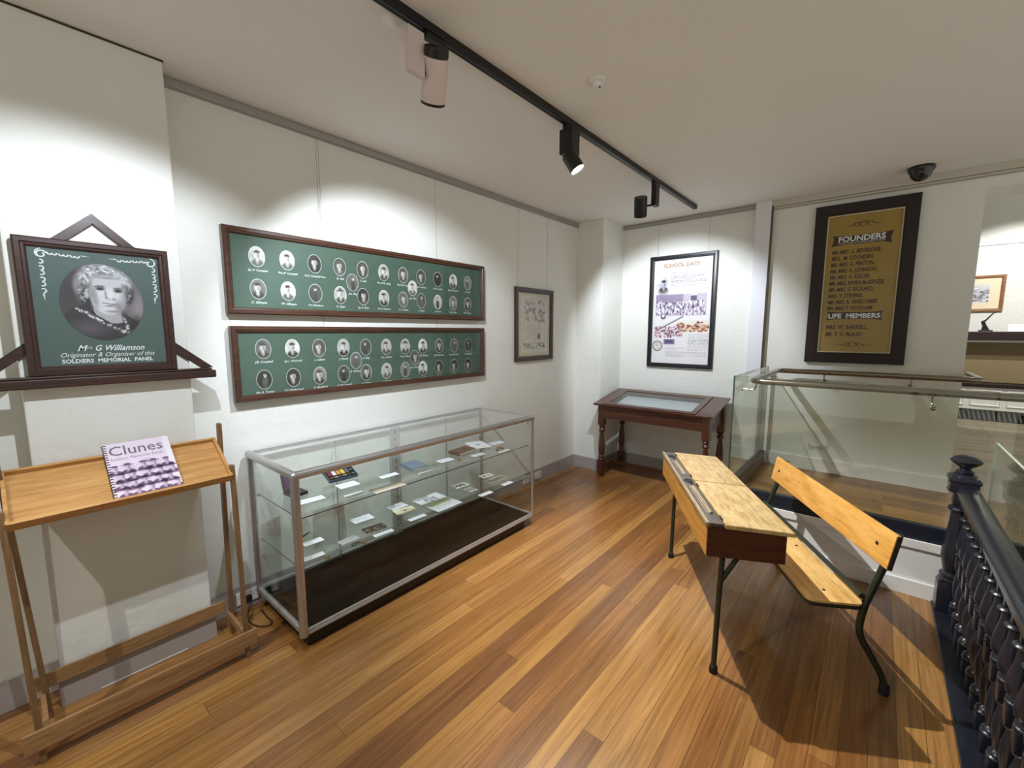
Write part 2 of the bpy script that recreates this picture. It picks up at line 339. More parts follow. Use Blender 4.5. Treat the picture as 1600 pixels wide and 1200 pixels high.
# ------------------------------------------------------------------ printed pictures as coloured meshes
class Canvas:
    def __init__(s, w, h, res, col):
        s.w, s.h = w, h; s.W = max(2, int(w*res)); s.H = max(2, int(h*res)); s.p = np.ones((s.H, s.W, 3))*np.array(s2l([c/255 for c in col]))
        s.X, s.Y = np.meshgrid((np.arange(s.W)+.5)/s.W*w, (np.arange(s.H)+.5)/s.H*h)
    def mix(s, m, col): m = np.clip(m, 0, 1)[..., None]; s.p = s.p*(1-m)+np.array(s2l([c/255 for c in col]))*m
    def ell(s, x, y, rx, ry, col, soft=.15, al=1., rot=0.):
        dx, dy = s.X-x, s.Y-y; c, q = math.cos(rot), math.sin(rot); u, v = (dx*c+dy*q)/rx, (-dx*q+dy*c)/ry
        d = np.sqrt(u*u+v*v); s.mix((1+soft/2-d)/soft*al, col)
    def rect(s, x0, y0, x1, y1, col, al=1.): s.mix(((s.X >= x0) & (s.X <= x1) & (s.Y >= y0) & (s.Y <= y1))*al, col)
    def poly(s, pts, col, al=1.):
        ins = np.zeros(s.X.shape, bool); n = len(pts)
        for i in range(n):
            (x1, y1), (x2, y2) = pts[i], pts[(i+1) % n]
            if y1 == y2: continue
            c = ((y1 > s.Y) != (y2 > s.Y)) & (s.X < (x2-x1)*(s.Y-y1)/(y2-y1)+x1); ins ^= c
        s.mix(ins*al, col)
    def line(s, p, q, w, col, al=1.):
        p, q = np.array(p, float), np.array(q, float); d = q-p; L = d@d
        t = np.clip(((s.X-p[0])*d[0]+(s.Y-p[1])*d[1])/max(L, 1e-12), 0, 1); e = np.hypot(s.X-p[0]-t*d[0], s.Y-p[1]-t*d[1]); s.mix((w*.75-e)/(w*.5)*al, col)
    def noise(s, k, amp, seed=0, x0=None):
        r = np.random.RandomState(seed); g = r.rand(int(k*s.h/s.w)+3, k+3); u = s.X/s.w*k; v = s.Y/s.w*k
        i, j = v.astype(int), u.astype(int); fy, fx = v-i, u-j; i = np.clip(i, 0, g.shape[0]-2); j = np.clip(j, 0, g.shape[1]-2)
        n = (g[i, j]*(1-fx)+g[i, j+1]*fx)*(1-fy)+(g[i+1, j]*(1-fx)+g[i+1, j+1]*fx)*fy
        return (n-.5)*2*amp
    def tone(s, n, mask=None):
        f = 1+n if mask is None else 1+n*mask; s.p = np.clip(s.p*f[..., None], 0, 1)
    def textlines(s, x0, y0, x1, y1, n, col, seed=1, al=.8):
        r = random.Random(seed); st = (y1-y0)/n
        for i in range(n):
            y = y1-(i+.5)*st; x = x0; xe = x1 if i < n-1 else x0+(x1-x0)*r.uniform(.4, .9)
            while x < xe:
                l = r.uniform(.25, .9)*st*3; s.rect(x, y-st*.22, min(xe, x+l), y+st*.22, col, al*r.uniform(.6, 1)); x += l+st*.5
    def paste(s, src, cx, cy, w, h, soft=.2):
        u = (s.X-cx)/w+.5; v = (s.Y-cy)/h+.5; d = np.hypot((u-.5)*2, (v-.5)*2); m = np.clip((1+soft/2-d)/soft, 0, 1)[..., None]
        ii = np.clip((v*src.H).astype(int), 0, src.H-1); jj = np.clip((u*src.W).astype(int), 0, src.W-1); s.p = s.p*(1-m)+src.p[ii, jj]*m
    def paste_mul(s, src, cx, cy, w, h, bg, tint):
        u = (s.X-cx)/w+.5; v = (s.Y-cy)/h+.5; m = (np.clip((.5-np.abs(u-.5))*9, 0, 1)*np.clip((.5-np.abs(v-.5))*9, 0, 1))[..., None]
        ii = np.clip((v*src.H).astype(int), 0, src.H-1); jj = np.clip((u*src.W).astype(int), 0, src.W-1); f = np.clip(src.p[ii, jj]/bg, .10, 1); f = f**np.array([.8, 1.0, .75]); s.p = s.p*(1-m+m*f)
    def sample(s, x, y):
        return s.p[int(min(max(y/s.h*s.H, 0), s.H-1)), int(min(max(x/s.w*s.W, 0), s.W-1))]
def set_cols(me, cols, dom='CORNER'):
    at = me.color_attributes.new('print', 'FLOAT_COLOR', dom); at.data.foreach_set('color', np.asarray(cols, dtype=np.float32).ravel())
def sheet(name, cv, pl, a, b, c, parent, th=0., rough_m=None, world=True, label=None, curl=None):
    """printed sheet, lower left corner at (a,b) on the plane; one cell per printed dot, with a thickness"""
    W_, H_ = cv.W, cv.H; xs = np.linspace(0, cv.w, W_+1); ys = np.linspace(0, cv.h, H_+1); XX, YY = np.meshgrid(xs, ys)
    CC = np.full(XX.shape, float(c)) if curl is None else c+curl(XX, YY)
    O = np.array(pl.O); A = np.array(pl.a); B = np.array(pl.b); Nn = np.array(pl.n)
    V = O+(XX[..., None]+a)*A+(YY[..., None]+b)*B+CC[..., None]*Nn; V = V.reshape(-1, 3)
    idx = np.arange((W_+1)*(H_+1)).reshape(H_+1, W_+1)
    F = np.stack([idx[:-1, :-1], idx[:-1, 1:], idx[1:, 1:], idx[1:, :-1]], -1).reshape(-1, 4); cols = np.repeat(cv.p.reshape(-1, 3), 4, 0)
    Vl = V.tolist(); Fl = F.tolist()
    if th > 0:   # skirt and underside
        n0 = len(Vl); rim = list(idx[0, :])+list(idx[1:, -1])+list(idx[-1, :-1][::-1])+list(idx[1:-1, 0][::-1])
        for q in rim: Vl.append((np.array(V[q])-Nn*th).tolist())
        m = len(rim)
        for i in range(m): Fl.append([int(rim[i]), n0+i, n0+(i+1) % m, int(rim[(i+1) % m])])
        Fl.append([n0+i for i in range(m)][::-1])
        edge = np.tile([.8, .8, .78], (m*4+m, 1)); cols = np.vstack([cols, edge])
    me = bpy.data.meshes.new(name); me.from_pydata(Vl, [], Fl); set_cols(me, np.hstack([cols, np.ones((len(cols), 1))])); me.materials.append(rough_m or M_print); me.update()
    o = link(name, me, parent, world)
    if label: o['label'] = label
    return o
def disc(name, cv, pl, a, b, rx, ry, c, parent, nr=10, ns=28, rim=None, label=None):
    """oval print; the canvas is stretched over the oval"""
    V = [tuple(pl(a, b, c))]; C = [cv.sample(cv.w/2, cv.h/2)]
    for i in range(1, nr+1):
        for k in range(ns):
            f = i/nr; x, y = f*math.cos(2*PI*k/ns), f*math.sin(2*PI*k/ns); V.append(tuple(pl(a+rx*x, b+ry*y, c)))
            C.append(np.array(rim) if (rim is not None and i == nr) else cv.sample(cv.w/2*(1+x*.98), cv.h/2*(1+y*.98)))
    F = [(0, 1+k, 1+(k+1) % ns) for k in range(ns)]
    for i in range(nr-1):
        for k in range(ns): F.append((1+i*ns+k, 1+(i+1)*ns+k, 1+(i+1)*ns+(k+1) % ns, 1+i*ns+(k+1) % ns))
    me = bpy.data.meshes.new(name); me.from_pydata(V, [], F); set_cols(me, np.hstack([np.array(C), np.ones((len(C), 1))]), 'POINT'); me.materials.append(M_print); me.update()
    o = link(name, me, parent)
    if label: o['label'] = label
    return o
def soldier(seed, res=22, tint=(1, .98, .95), W_=1.0, H_=1.3, bg=None):
    r = random.Random(seed); bgv = bg or r.choice([50, 76, 130, 180, 205, 104]); cv = Canvas(W_, H_, res, (bgv, bgv, bgv)); cv.tone(cv.noise(3, .35, seed))
    x = .5+r.uniform(-.06, .06); full = r.random() < .3 and bg is None; d = r.choice([34, 50, 70, 92]); u = (d, d, d-4)
    if full:
        cv.ell(x, .45, .17, .38, u, .3); cv.ell(x-.09, .15, .06, .25, (d-20, d-20, d-20), .3); cv.ell(x+.08, .15, .06, .25, (d-20, d-20, d-20), .3)
        cv.ell(x, .90, .085, .11, (205, 200, 195), .3); cv.ell(x, 1.0, .12, .05, u, .3)
    else:
        cv.ell(x, .16, .40, .36, u, .2); cv.ell(x, .42, .12, .2, (150, 148, 145), .3); cv.poly([(x-.08, .5), (x+.08, .5), (x+.02, .28)], (190, 190, 188))
        cv.ell(x, .74, .17, .23, (212, 208, 204), .25); cv.ell(x+.07, .70, .08, .18, (150, 146, 142), .6, .7)
        cv.rect(x-.11, .765, x-.03, .79, (60, 58, 56), .8); cv.rect(x+.03, .765, x+.11, .79, (60, 58, 56), .8); cv.rect(x-.06, .62, x+.06, .64, (90, 80, 78), .8)
        k = r.random()
        if k < .45: cv.ell(x, .95, .22, .10, u, .25); cv.rect(x-.19, .87, x+.19, .91, (30, 30, 30))
        elif k < .6: cv.ell(x, .93, .36, .05, (70, 68, 62), .3); cv.ell(x, 1.0, .17, .12, (80, 78, 70), .3)
        else: cv.ell(x, .95, .19, .10, (50, 45, 42), .3)
    cv.p = cv.p*np.array(tint); return cv

# ------------------------------------------------------------------ the room
H = 2.81
ZL = .31                              # level of the landing beyond the glass
struct('floor', bx(-2.85, .352, -3.2, 4.95, -.12, 0), M_floor)
struct('ceiling', bx(-2.9, 2.6, -3.2, 5.25, H, H+.15), M_ceil)
b = bx(-2.95, -2.705, -3.2, 5.0, -.1, H); struct('wall_left', b, M_wall)
struct('wall_pier', bx(-2.72, -2.56, .035, .585, 0, H, bev=.006), M_wall)
struct('wall_corner', bx(-2.72, -2.37, 4.33, 4.85, 0, H, bev=.004), M_wall)
struct('wall_back', bx(-2.8, .515, 4.81, 5.19, 0, H), M_wall)
struct('wall_header', bx(.515, 2.6, 4.81, 5.19, 2.65, H), M_wall)
struct('trim_1', bx(-.99, -.862, 4.745, 4.812, ZL, H-.001, bev=.003), mat('boxing_paint', rgb(222, 222, 228), .6))
struct('trim_10', bx(-.862, -.852, 4.76, 4.812, ZL, H-.05), mat('boxing_side_shade', rgb(92, 80, 62), .6))  # dark brown strip stands in for the shade beside the boxing
# skirtings
def skirt(name, x0, x1, y0, y1, z0=0, h=.14, m=None, cap=True):
    bm = BM(); box(bm, x0, x1, y0, y1, z0, z0+h, .003); o = struct(name, bm, m or M_base); return o
skirt('baseboard_left', -2.706, -2.69, .585, 4.33)
skirt('baseboard_left_near', -2.706, -2.69, -3.2, .035)
skirt('baseboard_pier', -2.572, -2.545, .025, .597, h=.135)
b = BM(); box(b, -2.56, -2.544, .15, .47, .006, .012, .001); struct('trim_2', b, M_basew)
skirt('baseboard_corner', -2.70, -2.355, 4.315, 4.332)
skirt('baseboard_corner_side', -2.372, -2.355, 4.315, 4.80)
skirt('baseboard_back', -2.36, -.82, 4.794, 4.812)
skirt('baseboard_landing', -.78, .515, 4.794, 4.812, ZL, .12, M_basew)
# picture rails
def prail(name, pl, a0, a1, z1, h=.04, d=.022):
    bm = BM(); pbox(bm, pl, a0, a1, z1-h, z1-h*.35, 0, d, .002); pbox(bm, pl, a0, a1, z1-h*.3, z1, 0, d*.7, .002)
    pbox(bm, pl, a0, a1, z1-h-.005, z1-h, 0, d*.5); return struct(name, bm, M_rail)
prail('trim_3', LEFT, .585, 4.33, 2.81, .045, .024); prail('trim_4', BACK, -2.37, -.99, 2.808, .04, .022)
bm = BM()
pbox(bm, BACK, -.86, 2.6, 2.755, 2.81, 0, .035, .003); pbox(bm, BACK, -.86, 2.6, 2.735, 2.752, 0, .022, .002); pbox(bm, BACK, -.86, 2.6, 2.727, 2.732, 0, .014)
struct('trim_5', bm, mat('cornice_paint', rgb(196, 190, 178), .6))
struct('trim_6', bx(-2.562, -2.556, .035, .588, 2.802, 2.809), M_line)  # thin dark strip along the top of the pier
# landing with its white plinth
struct('floor_landing', bx(-.8, 2.6, 3.47, 4.81, .18, ZL), M_landing)
bm = BM(); box(bm, -.82, .52, 3.46, 3.49, 0, .31); struct('wall_plinth', bm, M_basew)
struct('trim_7', bx(-.83, .50, 3.447, 3.462, .30, .352, bev=.003), M_basew)
struct('baseboard_plinth', bx(-.83, .50, 3.445, 3.462, .0, .095, bev=.003), M_basew)
struct('wall_plinth_side', bx(-.83, -.80, 3.46, 4.81, 0, .31), M_basew)
struct('wall_landing_edge', bx(.40, 2.6, 3.47, 3.50, -2.0, .30), M_void)
# stairwell beyond the old balustrade
struct('wall_stairwell', bx(1.75, 1.85, -3.2, 3.47, -2.0, .3), M_void)
struct('floor_stairwell', bx(.36, 1.85, -3.2, 3.47, -2.1, -2.0), M_far)
struct('wall_stairwell_side', bx(.36, .40, -3.2, 3.47, -2.0, -.12), M_void)
struct('trim_8', bx(.352, .56, -3.2, 3.443, -.12, .012, bev=.004), M_iron)
# the far room
struct('floor_far', bx(-1.5, 4.2, 5.19, 9.7, .16, .309), M_far)
struct('floor_threshold', bx(.515, 4.2, 4.81, 5.19, .16, .309), M_far)
struct('wall_far', bx(-1.5, 4.2, 9.6, 9.75, .1, 4.0), M_wall)
struct('wall_far_left', bx(-1.6, -1.5, 5.19, 9.6, .1, 4.0), M_wall)
struct('ceiling_far', bx(-1.6, 4.2, 5.19, 9.75, 4.0, 4.1), M_ceil)
bm = BM(); box(bm, -1.5, 4.2, 9.575, 9.602, 2.865, 2.90, .003); struct('trim_9', bm, M_rail)
struct('wall_over_header', bx(-1.6, 4.2, 5.12, 5.19, H+.15, 4.1), M_wall)

# ------------------------------------------------------------------ memorial panels on the left wall
def hang_wires(root, pl, ps, c=.012, top=2.77):
    for a, b0 in ps:
        bm = BM(); tube(bm, [pl(a, b0, c), pl(a, top, c)], .0011, 6); obj('hanging_wire', bm, M_wire, root)
CY = [.960+.1612*i for i in range(11)]
NT1 = ['Sgt H. Campbell', 'Pte J.P. Campbell', 'Cpl J. Campbell m.m.', 'R. Hall', 'T. Hall', 'Pte W.K. Gray', 'Pte R.W. Gray', 'Pte H. Hillman', 'Pte W. Collins', 'Pte W.B. Rainson', 'L. Lewis']
NT2 = ['C. Gillespie', 'W. Gillespie', 'P.G. Blackburn', 'E. Ogier', 'Sgt A. Ryan', 'Pte R. Matthews', 'L. A. Collins', 'J. Hood', 'J. Brown', 'Pte J. Collier', 'W.D. Brown']
NB1 = ['J.B. Campbell', 'Sgt L. McDonald', 'L. Gilbert', 'J. Hector', 'A. King', 'Pte J. Ashton', 'Pte J. Wood', 'D.W. Morton', 'A.D. Robinson', 'Pte J. Richardson', 'S. Robinson']
NB2 = ['Pte A. Turner', 'T.C. Bamborough', 'D. Blackford', 'A. McCormick', 'H. Symons', 'J. Cooper', 'Pte Barry', 'R.A. Kay', 'J. Russell', 'Pte Riley', 'A. Orr']
def memorial(label, y0, y1, z0, z1, r1, r2, mid, n1, n2, nm, seed, group='long memorial panels of oval portraits'):
    t = thing('memorial_panel', label, 'picture', (-2.705, (y0+y1)/2, z0), 0, group)
    cF = .055
    obj('frame', frame_bm(LEFT, y0, y1, z0, z1, .034, .012, cF, steps=[(0, .012), (0, cF-.006), (.005, cF), (.02, cF), (.024, cF-.005), (.031, cF-.006), (.037, cF-.016), (.037, .012)]), M_frame_r, t)
    g = BM(); pbox(g, LEFT, y0+.03, y1-.03, z0+.03, z1-.03, .026, .034); obj('green_board', g, M_green, t)
    k = 0
    rows = [(CY[i], r1[i], n1[i]) for i in range(11)]+[(CY[i]-.004, r2[i], n2[i]) for i in range(11)]+[(mid[0][0], mid[0][1], nm[0]), (mid[1][0], mid[1][1], nm[1])]
    for a, bz, nm_ in rows:
        k += 1; cv = soldier(seed*100+k)
        disc('oval_portrait', cv, LEFT, a, bz, .0425, .0565, .0365, t, rim=(.75, .76, .72), nr=11, ns=26)
    wr = [(n, .0185 if len(n) < 14 else .0165, a, bz-.079, dict(shear=.35, align='CENTER', spacing=.95)) for a, bz, n in rows]
    P2 = Plane(LEFT(0, 0, .0348), LEFT.a, LEFT.b)
    write('lettering', wr, M_letter, t, P2, label='white handwritten names')
    g = BM(); pbox(g, LEFT, y0+.034, y1-.034, z0+.034, z1-.034, .0385, .0400); obj('glass_pane', g, M_pictureglass, t)
    return t
lin = lambda a, b_: [a+(b_-a)*i/10 for i in range(11)]
tp = memorial('upper of the two long green memorial panels of oval soldier portraits, in brown frame', .795, 2.76, 1.695, 2.157, lin(2.012, 2.002), lin(1.835, 1.828), [(1.528, 1.919), (2.008, 1.918)], NT1, NT2, ['Jno. May', 'Jas. May'], 3)
hang_wires(tp, LEFT, [(1.335, 2.15), (1.349, 2.15), (2.258, 2.15)], .02)
bp = memorial('lower long green memorial panel of oval soldier portraits, just above the glass display case', .80, 2.755, 1.21, 1.630, lin(1.501, 1.484), lin(1.327, 1.316), [(1.529, 1.408), (2.010, 1.404)], NB1, NB2, ['R. McMartin', 'Geo. Morris'], 5)
hang_wires(bp, LEFT, [(1.335, 1.61), (2.258, 1.61)], .008, 1.71)

# ------------------------------------------------------------------ portrait on its triangular stand
t = thing('triangular_stand', 'dark wooden triangular hanging bracket behind the framed portrait of a woman', 'bracket', (-2.56, .29, 1.37))
bm = BM(); pbox(bm, PIER, -.10, .68, 1.375, 1.412, .0, .052, .005); pbox(bm, PIER, -.085, .665, 1.412, 1.422, 0, .045, .004); obj('ledge', bm, M_frame, t)
def tri_bar(a0, b0, a1, b1, w):
    d = Vector((a1-a0, b1-b0)).normalized(); n = Vector((-d.y, d.x))*w
    return prism(BM(), [PIER(a0, b0), PIER(a1, b1), PIER(a1+n.x, b1+n.y), PIER(a0+n.x, b0+n.y)], PIER.n*.022, bev=.002)
def beam(name, pts): obj(name, prism(BM(), [PIER(*p) for p in pts], PIER.n*.017, bev=.002), M_frame, t)
for sg in (-1, 1):
    q = lambda d, z: (.292+sg*d, z)
    beam('gable_rail', [q(0, 2.088), q(0, 2.046), q(.104, 1.949), q(.149, 1.949)])
    beam('gable_post', [q(.05, 1.948), q(.16, 1.948), q(.16, 1.92), q(.05, 1.92)])
    beam('gusset', [q(.388, 1.422), q(.335, 1.422), q(.14, 1.590), q(.14, 1.636)])

t = thing('framed_portrait', 'square framed oval portrait photograph of a grey-haired woman on green mount', 'picture', (-2.53, .295, 1.413))
PP = Plane((-2.520, 0, 1.4235), (0, 1, 0), (0, 0, 1))
b0, b1 = 0., .540
obj('frame', frame_bm(PP, .058, .528, b0, b1, .035, -.020, .008, steps=[(0, -.02), (0, .004), (.005, .008), (.019, .008), (.023, .002), (.03, .001), (.037, -.008), (.037, -.02)]), M_frame, t)
g = BM(); pbox(g, PP, .085, .50, .027, .52, -.014, -.010); obj('green_mount', g, M_greenb, t)
cv = Canvas(2.0, 2.0, 90, (104, 97, 99)); n = cv.noise(4, .12, 3); cv.tone(n)
def sx(x): return 1+(x-565)/365
def sy(y): return 1+(560-y)/332
def E_(x, y, rx, ry, c, soft=.2, al=1., rot=0.): cv.ell(sx(x), sy(y), rx/365, ry/332, c, soft, al, rot)
E_(300, 420, 160, 220, (86, 78, 82), .9, .8); E_(880, 620, 120, 200, (153, 147, 151), 1.0, .8)
E_(585, 375, 218, 155, (150, 149, 152), .25); E_(415, 470, 78, 112, (112, 110, 114), .4); E_(385, 425, 55, 85, (150, 148, 152), .6); E_(795, 470, 50, 95, (92, 88, 92), .5); E_(775, 380, 68, 92, (148, 146, 150), .5)
E_(430, 520, 50, 58, (62, 58, 62), .5)
for i in range(170):
    rr = random.Random(i); an = rr.uniform(0, PI); rad = rr.uniform(.62, 1.0); hx = 590+215*rad*math.cos(an); hy = 400-150*rad*math.sin(an)
    E_(hx, hy, rr.uniform(14, 34), rr.uniform(3, 6), rr.choice([(196, 196, 200), (226, 226, 230), (176, 175, 180), (108, 106, 112), (206, 206, 210)]), .7, .75, -(an-PI/2)*.9+rr.uniform(-.5, .5))
for i in range(60):
    rr = random.Random(i+77); sd = rr.random() < .55; E_(rr.uniform(365, 450) if sd else rr.uniform(765, 825), rr.uniform(400, 560), rr.uniform(10, 20), rr.uniform(4, 7), rr.choice([(190, 190, 194), (74, 70, 76), (140, 138, 144), (60, 56, 62)]), .6, .7, rr.uniform(-1.5, 1.5))
cv.poly([(sx(a), sy(c)) for a, c in ((470, 560), (480, 660), (620, 745), (720, 735), (700, 600))], (177, 175, 179))
E_(604, 505, 146, 158, (203, 203, 206), .18); E_(625, 570, 118, 85, (201, 201, 205), .25); E_(480, 480, 40, 70, (163, 160, 163), .6, .7); E_(745, 520, 30, 90, (172, 170, 174), .8, .6)
E_(610, 385, 130, 52, (191, 191, 194), .5); E_(430, 500, 18, 34, (184, 182, 184), .4)
E_(550, 447, 36, 13, (65, 60, 63), .5); E_(703, 460, 36, 13, (61, 56, 60), .5); E_(548, 425, 42, 7, (130, 125, 128), .6, .8); E_(706, 437, 42, 7, (126, 121, 125), .6, .8)
E_(548, 449, 9, 9, (18, 16, 18), .5); E_(704, 462, 9, 9, (18, 16, 18), .5)
E_(596, 522, 9, 7, (80, 76, 80), .9, .7); E_(590, 490, 8, 34, (140, 137, 141), 1.0, .7); E_(640, 532, 30, 9, (140, 136, 140), .8); E_(632, 505, 16, 40, (210, 210, 213), .9)
cv.line((sx(552), sy(563)), (sx(625), sy(574)), .016, (78, 69, 74)); cv.line((sx(625), sy(574)), (sx(695), sy(576)), .016, (78, 69, 74)); E_(625, 590, 40, 8, (163, 157, 160), .8, .8)
E_(640, 638, 60, 10, (151, 148, 151), .9, .8)
cv.poly([(sx(a), sy(c)) for a, c in ((150, 700), (250, 650), (335, 605), (430, 575), (480, 665), (600, 745), (705, 775), (725, 640), (840, 715), (960, 800), (960, 960), (150, 960))], (78, 73, 78))
E_(420, 780, 160, 70, (113, 108, 115), .9, .7); E_(850, 760, 60, 80, (56, 50, 56), .9, .7)
lace = [(340, 625), (430, 665), (520, 720), (600, 760), (700, 805), (750, 815), (755, 770), (725, 690)]
for (x1, y1), (x2, y2) in zip(lace, lace[1:]):
    cv.line((sx(x1), sy(y1)), (sx(x2), sy(y2)), .07, (151, 148, 153), .8)
    for k in range(9):
        u = k/9; rr = random.Random(int(x1*7+k)); E_(x1+(x2-x1)*u+rr.uniform(-10, 10), y1+(y2-y1)*u+rr.uniform(-10, 10), 9, 8, rr.choice([(206, 206, 210), (60, 56, 61)]), .5)
for (x1, y1), (x2, y2) in zip([(435, 575), (450, 620), (490, 670), (600, 738), (680, 755), (730, 735)], [(450, 620), (490, 670), (600, 738), (680, 755), (730, 735), (725, 700)]):
    cv.line((sx(x1), sy(y1)), (sx(x2), sy(y2)), .022, (41, 35, 39))
E_(700, 600, 40, 60, (150, 147, 151), 1.0, .7); E_(500, 560, 30, 70, (158, 155, 159), 1.0, .6); E_(610, 352, 110, 10, (120, 118, 122), 1.0, .5)
E_(550, 438, 44, 22, (140, 136, 140), 1.0, .45); E_(704, 450, 40, 22, (136, 132, 136), 1.0, .45); E_(552, 448, 26, 8, (52, 48, 52), .6); E_(702, 461, 26, 8, (50, 46, 50), .6)
cv.line((sx(505), sy(432)), (sx(588), sy(428)), .018, (96, 92, 96)); cv.line((sx(668), sy(440)), (sx(742), sy(452)), .018, (96, 92, 96)); E_(618, 590, 60, 4, (92, 82, 88), .8, .5)
cv.p = np.clip(np.clip(cv.p, 0, 1)**1.5*1.4, 0, .92)
disc('oval_photograph', cv, PP, .297, .300, .131, .160, -.0085, t, nr=60, ns=110, rim=(.05, .045, .05))
PT = Plane(PP(0, 0, -.0094), PP.a, PP.b)
write('lettering', [('M', .034, .200, .096, dict(shear=.4, bold=.0004)), ('rs', .019, .230, .104, dict(shear=.4)), ('G Williamson', .034, .252, .096, dict(shear=.4, bold=.0004, xs=.86)),
                    ('Originator & Organiser of this', .0265, .298, .071, dict(shear=.4, align='CENTER', xs=.92)),
                    ('SOLDIERS  MEMORIAL  PANEL', .0225, .298, .047, dict(align='CENTER', bold=.0006, xs=.97))], M_letter, t, PT, label='white painted caption')
def curl(bm, cx, cy, r, a0, a1, w=.0022, n=12, sq=1.):
    pts = []
    for i in range(n+1):
        th = a0+(a1-a0)*i/n; rr = r*(1-.55*i/n); pts.append(PT(cx+rr*math.cos(th), cy+rr*math.sin(th)*sq, .0004))
    tube(bm, pts, w*.72, 5)
for sgn, cx in ((1, .120), (-1, .477)):
    bm = BM(); curl(bm, cx+sgn*.012, .478, .016, PI*.1, PI*2.3 if sgn > 0 else -PI*1.4, .004); curl(bm, cx+sgn*.012, .478, .022, PI*.5, PI*1.5 if sgn > 0 else -PI*.5, .003)
    for i in range(6):
        curl(bm, cx+sgn*(.034+.016*i), .486-.001*i, .0085, (i % 2)*PI, (i % 2)*PI+3.6*(1 if i % 2 else -1), .0035)
        curl(bm, cx+sgn*.006, .448-.022*i, .0105, PI/2+(i % 2)*PI, PI/2+(i % 2)*PI+3.8*(1 if i % 2 else -1), .0035)
    tube(bm, [PT(cx+sgn*.125, .484), PT(cx+sgn*.150, .483)], [.0022, .0004], 5)
    tube(bm, [PT(cx+sgn*.006, .325), PT(cx+sgn*.008, .300)], [.0035, .0004], 5)
    obj('scroll_ornament', bm, M_letter, t, label='white painted corner scroll')
g = BM(); pbox(g, PP, .09, .496, .032, .515, -.0065, -.005); obj('glass_pane', g, M_pictureglass, t)

# ------------------------------------------------------------------ small framed certificate
t = thing('framed_certificate', 'small portrait-format framed certificate near the room corner, right of the green panels', 'picture', (-2.705, 3.5, 1.31))
y0, y1, z0, z1 = 3.215, 3.835, 1.305, 2.028
obj('frame', frame_bm(LEFT, y0, y1, z0, z1, .05, .006, .034), M_frame, t)
g = BM(); pbox(g, LEFT, y0+.04, y1-.04, z0+.04, z1-.04, .008, .014); obj('cream_mount', g, M_mat_cream, t)
cv = Canvas(.43, .56, 210, (206, 200, 186)); cv.tone(cv.noise(9, .10, 8))
cv.rect(.03, .03, .40, .54, (150, 142, 130), .35); cv.rect(.045, .045, .385, .525, (205, 198, 182))
for i in range(60):
    rr = random.Random(i+50); cv.ell(rr.uniform(.05, .38), rr.uniform(.30, .52), rr.uniform(.01, .04), rr.uniform(.006, .02), rr.choice([(120, 108, 110), (90, 82, 84), (168, 130, 104), (142, 146, 120), (220, 214, 200)]), .5, .6, rr.uniform(-1, 1))
for i in range(30):
    rr = random.Random(i+150); cv.ell(rr.uniform(.05, .38), rr.uniform(.045, .09), .02, .008, rr.choice([(84, 90, 62), (110, 108, 76)]), .5, .8)
cv.textlines(.08, .12, .34, .29, 9, (128, 112, 100), 4, .5); cv.ell(.29, .16, .025, .028, (128, 52, 44), .4); cv.ell(.21, .085, .06, .03, (190, 186, 172), .4)
sheet('certificate', cv, LEFT, y0+.095, z0+.085, .0155, t)
g = BM(); pbox(g, LEFT, y0+.045, y1-.045, z0+.045, z1-.045, .019, .020); obj('glass_pane', g, M_pictureglass, t)
hang_wires(t, LEFT, [(3.262, 2.02), (3.742, 2.02)], .012)

# ------------------------------------------------------------------ school days poster
t = thing('school_days_poster', 'black framed poster titled School Days, on the lit back wall above the old table', 'picture', (-1.67, 4.81, 1.205))
x0, x1, z0, z1 = -2.024, -1.318, 1.205, 2.42
obj('frame', frame_bm(BACK, x0, x1, z0, z1, .045, .006, .034), M_black, t)
w, h = x1-x0-.084, z1-z0-.084; cv = Canvas(w, h, 190, (238, 232, 236)); gx = x0+.042; gz = z0+.042
def C_(x, z): return (x-gx, z-gz)
cv.ell(.3, 1.1, .5, .3, (226, 214, 222), 1.2, .5); cv.tone(cv.noise(6, .03, 4))
X0, Z0 = C_(-1.79, 2.165); cv.textlines(X0, Z0, X0+.37, Z0+.075, 5, (120, 112, 124), 3, .7); X0, Z0 = C_(-1.79, 2.07); cv.textlines(X0, Z0, X0+.37, Z0+.085, 5, (120, 112, 124), 5, .7)
cx, cz = C_(-1.875, 2.105); cv.paste(soldier(4242, 60, (.90, .86, 1.0), bg=225), cx, cz, .145, .19, .7)
a, c = C_(-1.95, 1.77); cv.rect(a, c, a+.54, c+.235, (202, 188, 208)); cv.rect(a, c+.15, a+.30, c+.235, (160, 140, 170)); cv.rect(a+.38, c+.16, a+.44, c+.21, (90, 72, 104)); cv.rect(a+.38, c+.21, a+.44, c+.24, (230, 226, 232))
for i in range(240):
    rr = random.Random(i); x = a+rr.uniform(.01, .53); z = c+rr.uniform(.01, .155); cv.ell(x, z, .007, .014, rr.choice([(244, 240, 244), (244, 240, 244), (110, 90, 122), (72, 56, 84), (150, 130, 160)]), .4)
a, c = C_(-1.70, 1.60); cv.rect(a, c, a+.33, c+.12, (236, 226, 216))
for i in range(90):
    rr = random.Random(i+300); cv.ell(a+rr.uniform(0, .33), c+rr.uniform(0, .10)*(.5+.5*rr.random()), .016, .010, rr.choice([(196, 120, 88), (150, 72, 56), (216, 160, 130), (110, 60, 50), (232, 200, 150)]), .4, .8)
cv.poly([(a+.19, c+.085), (a+.24, c+.085), (a+.215, c+.115)], (120, 66, 50))
a, c = C_(-1.95, 1.54)
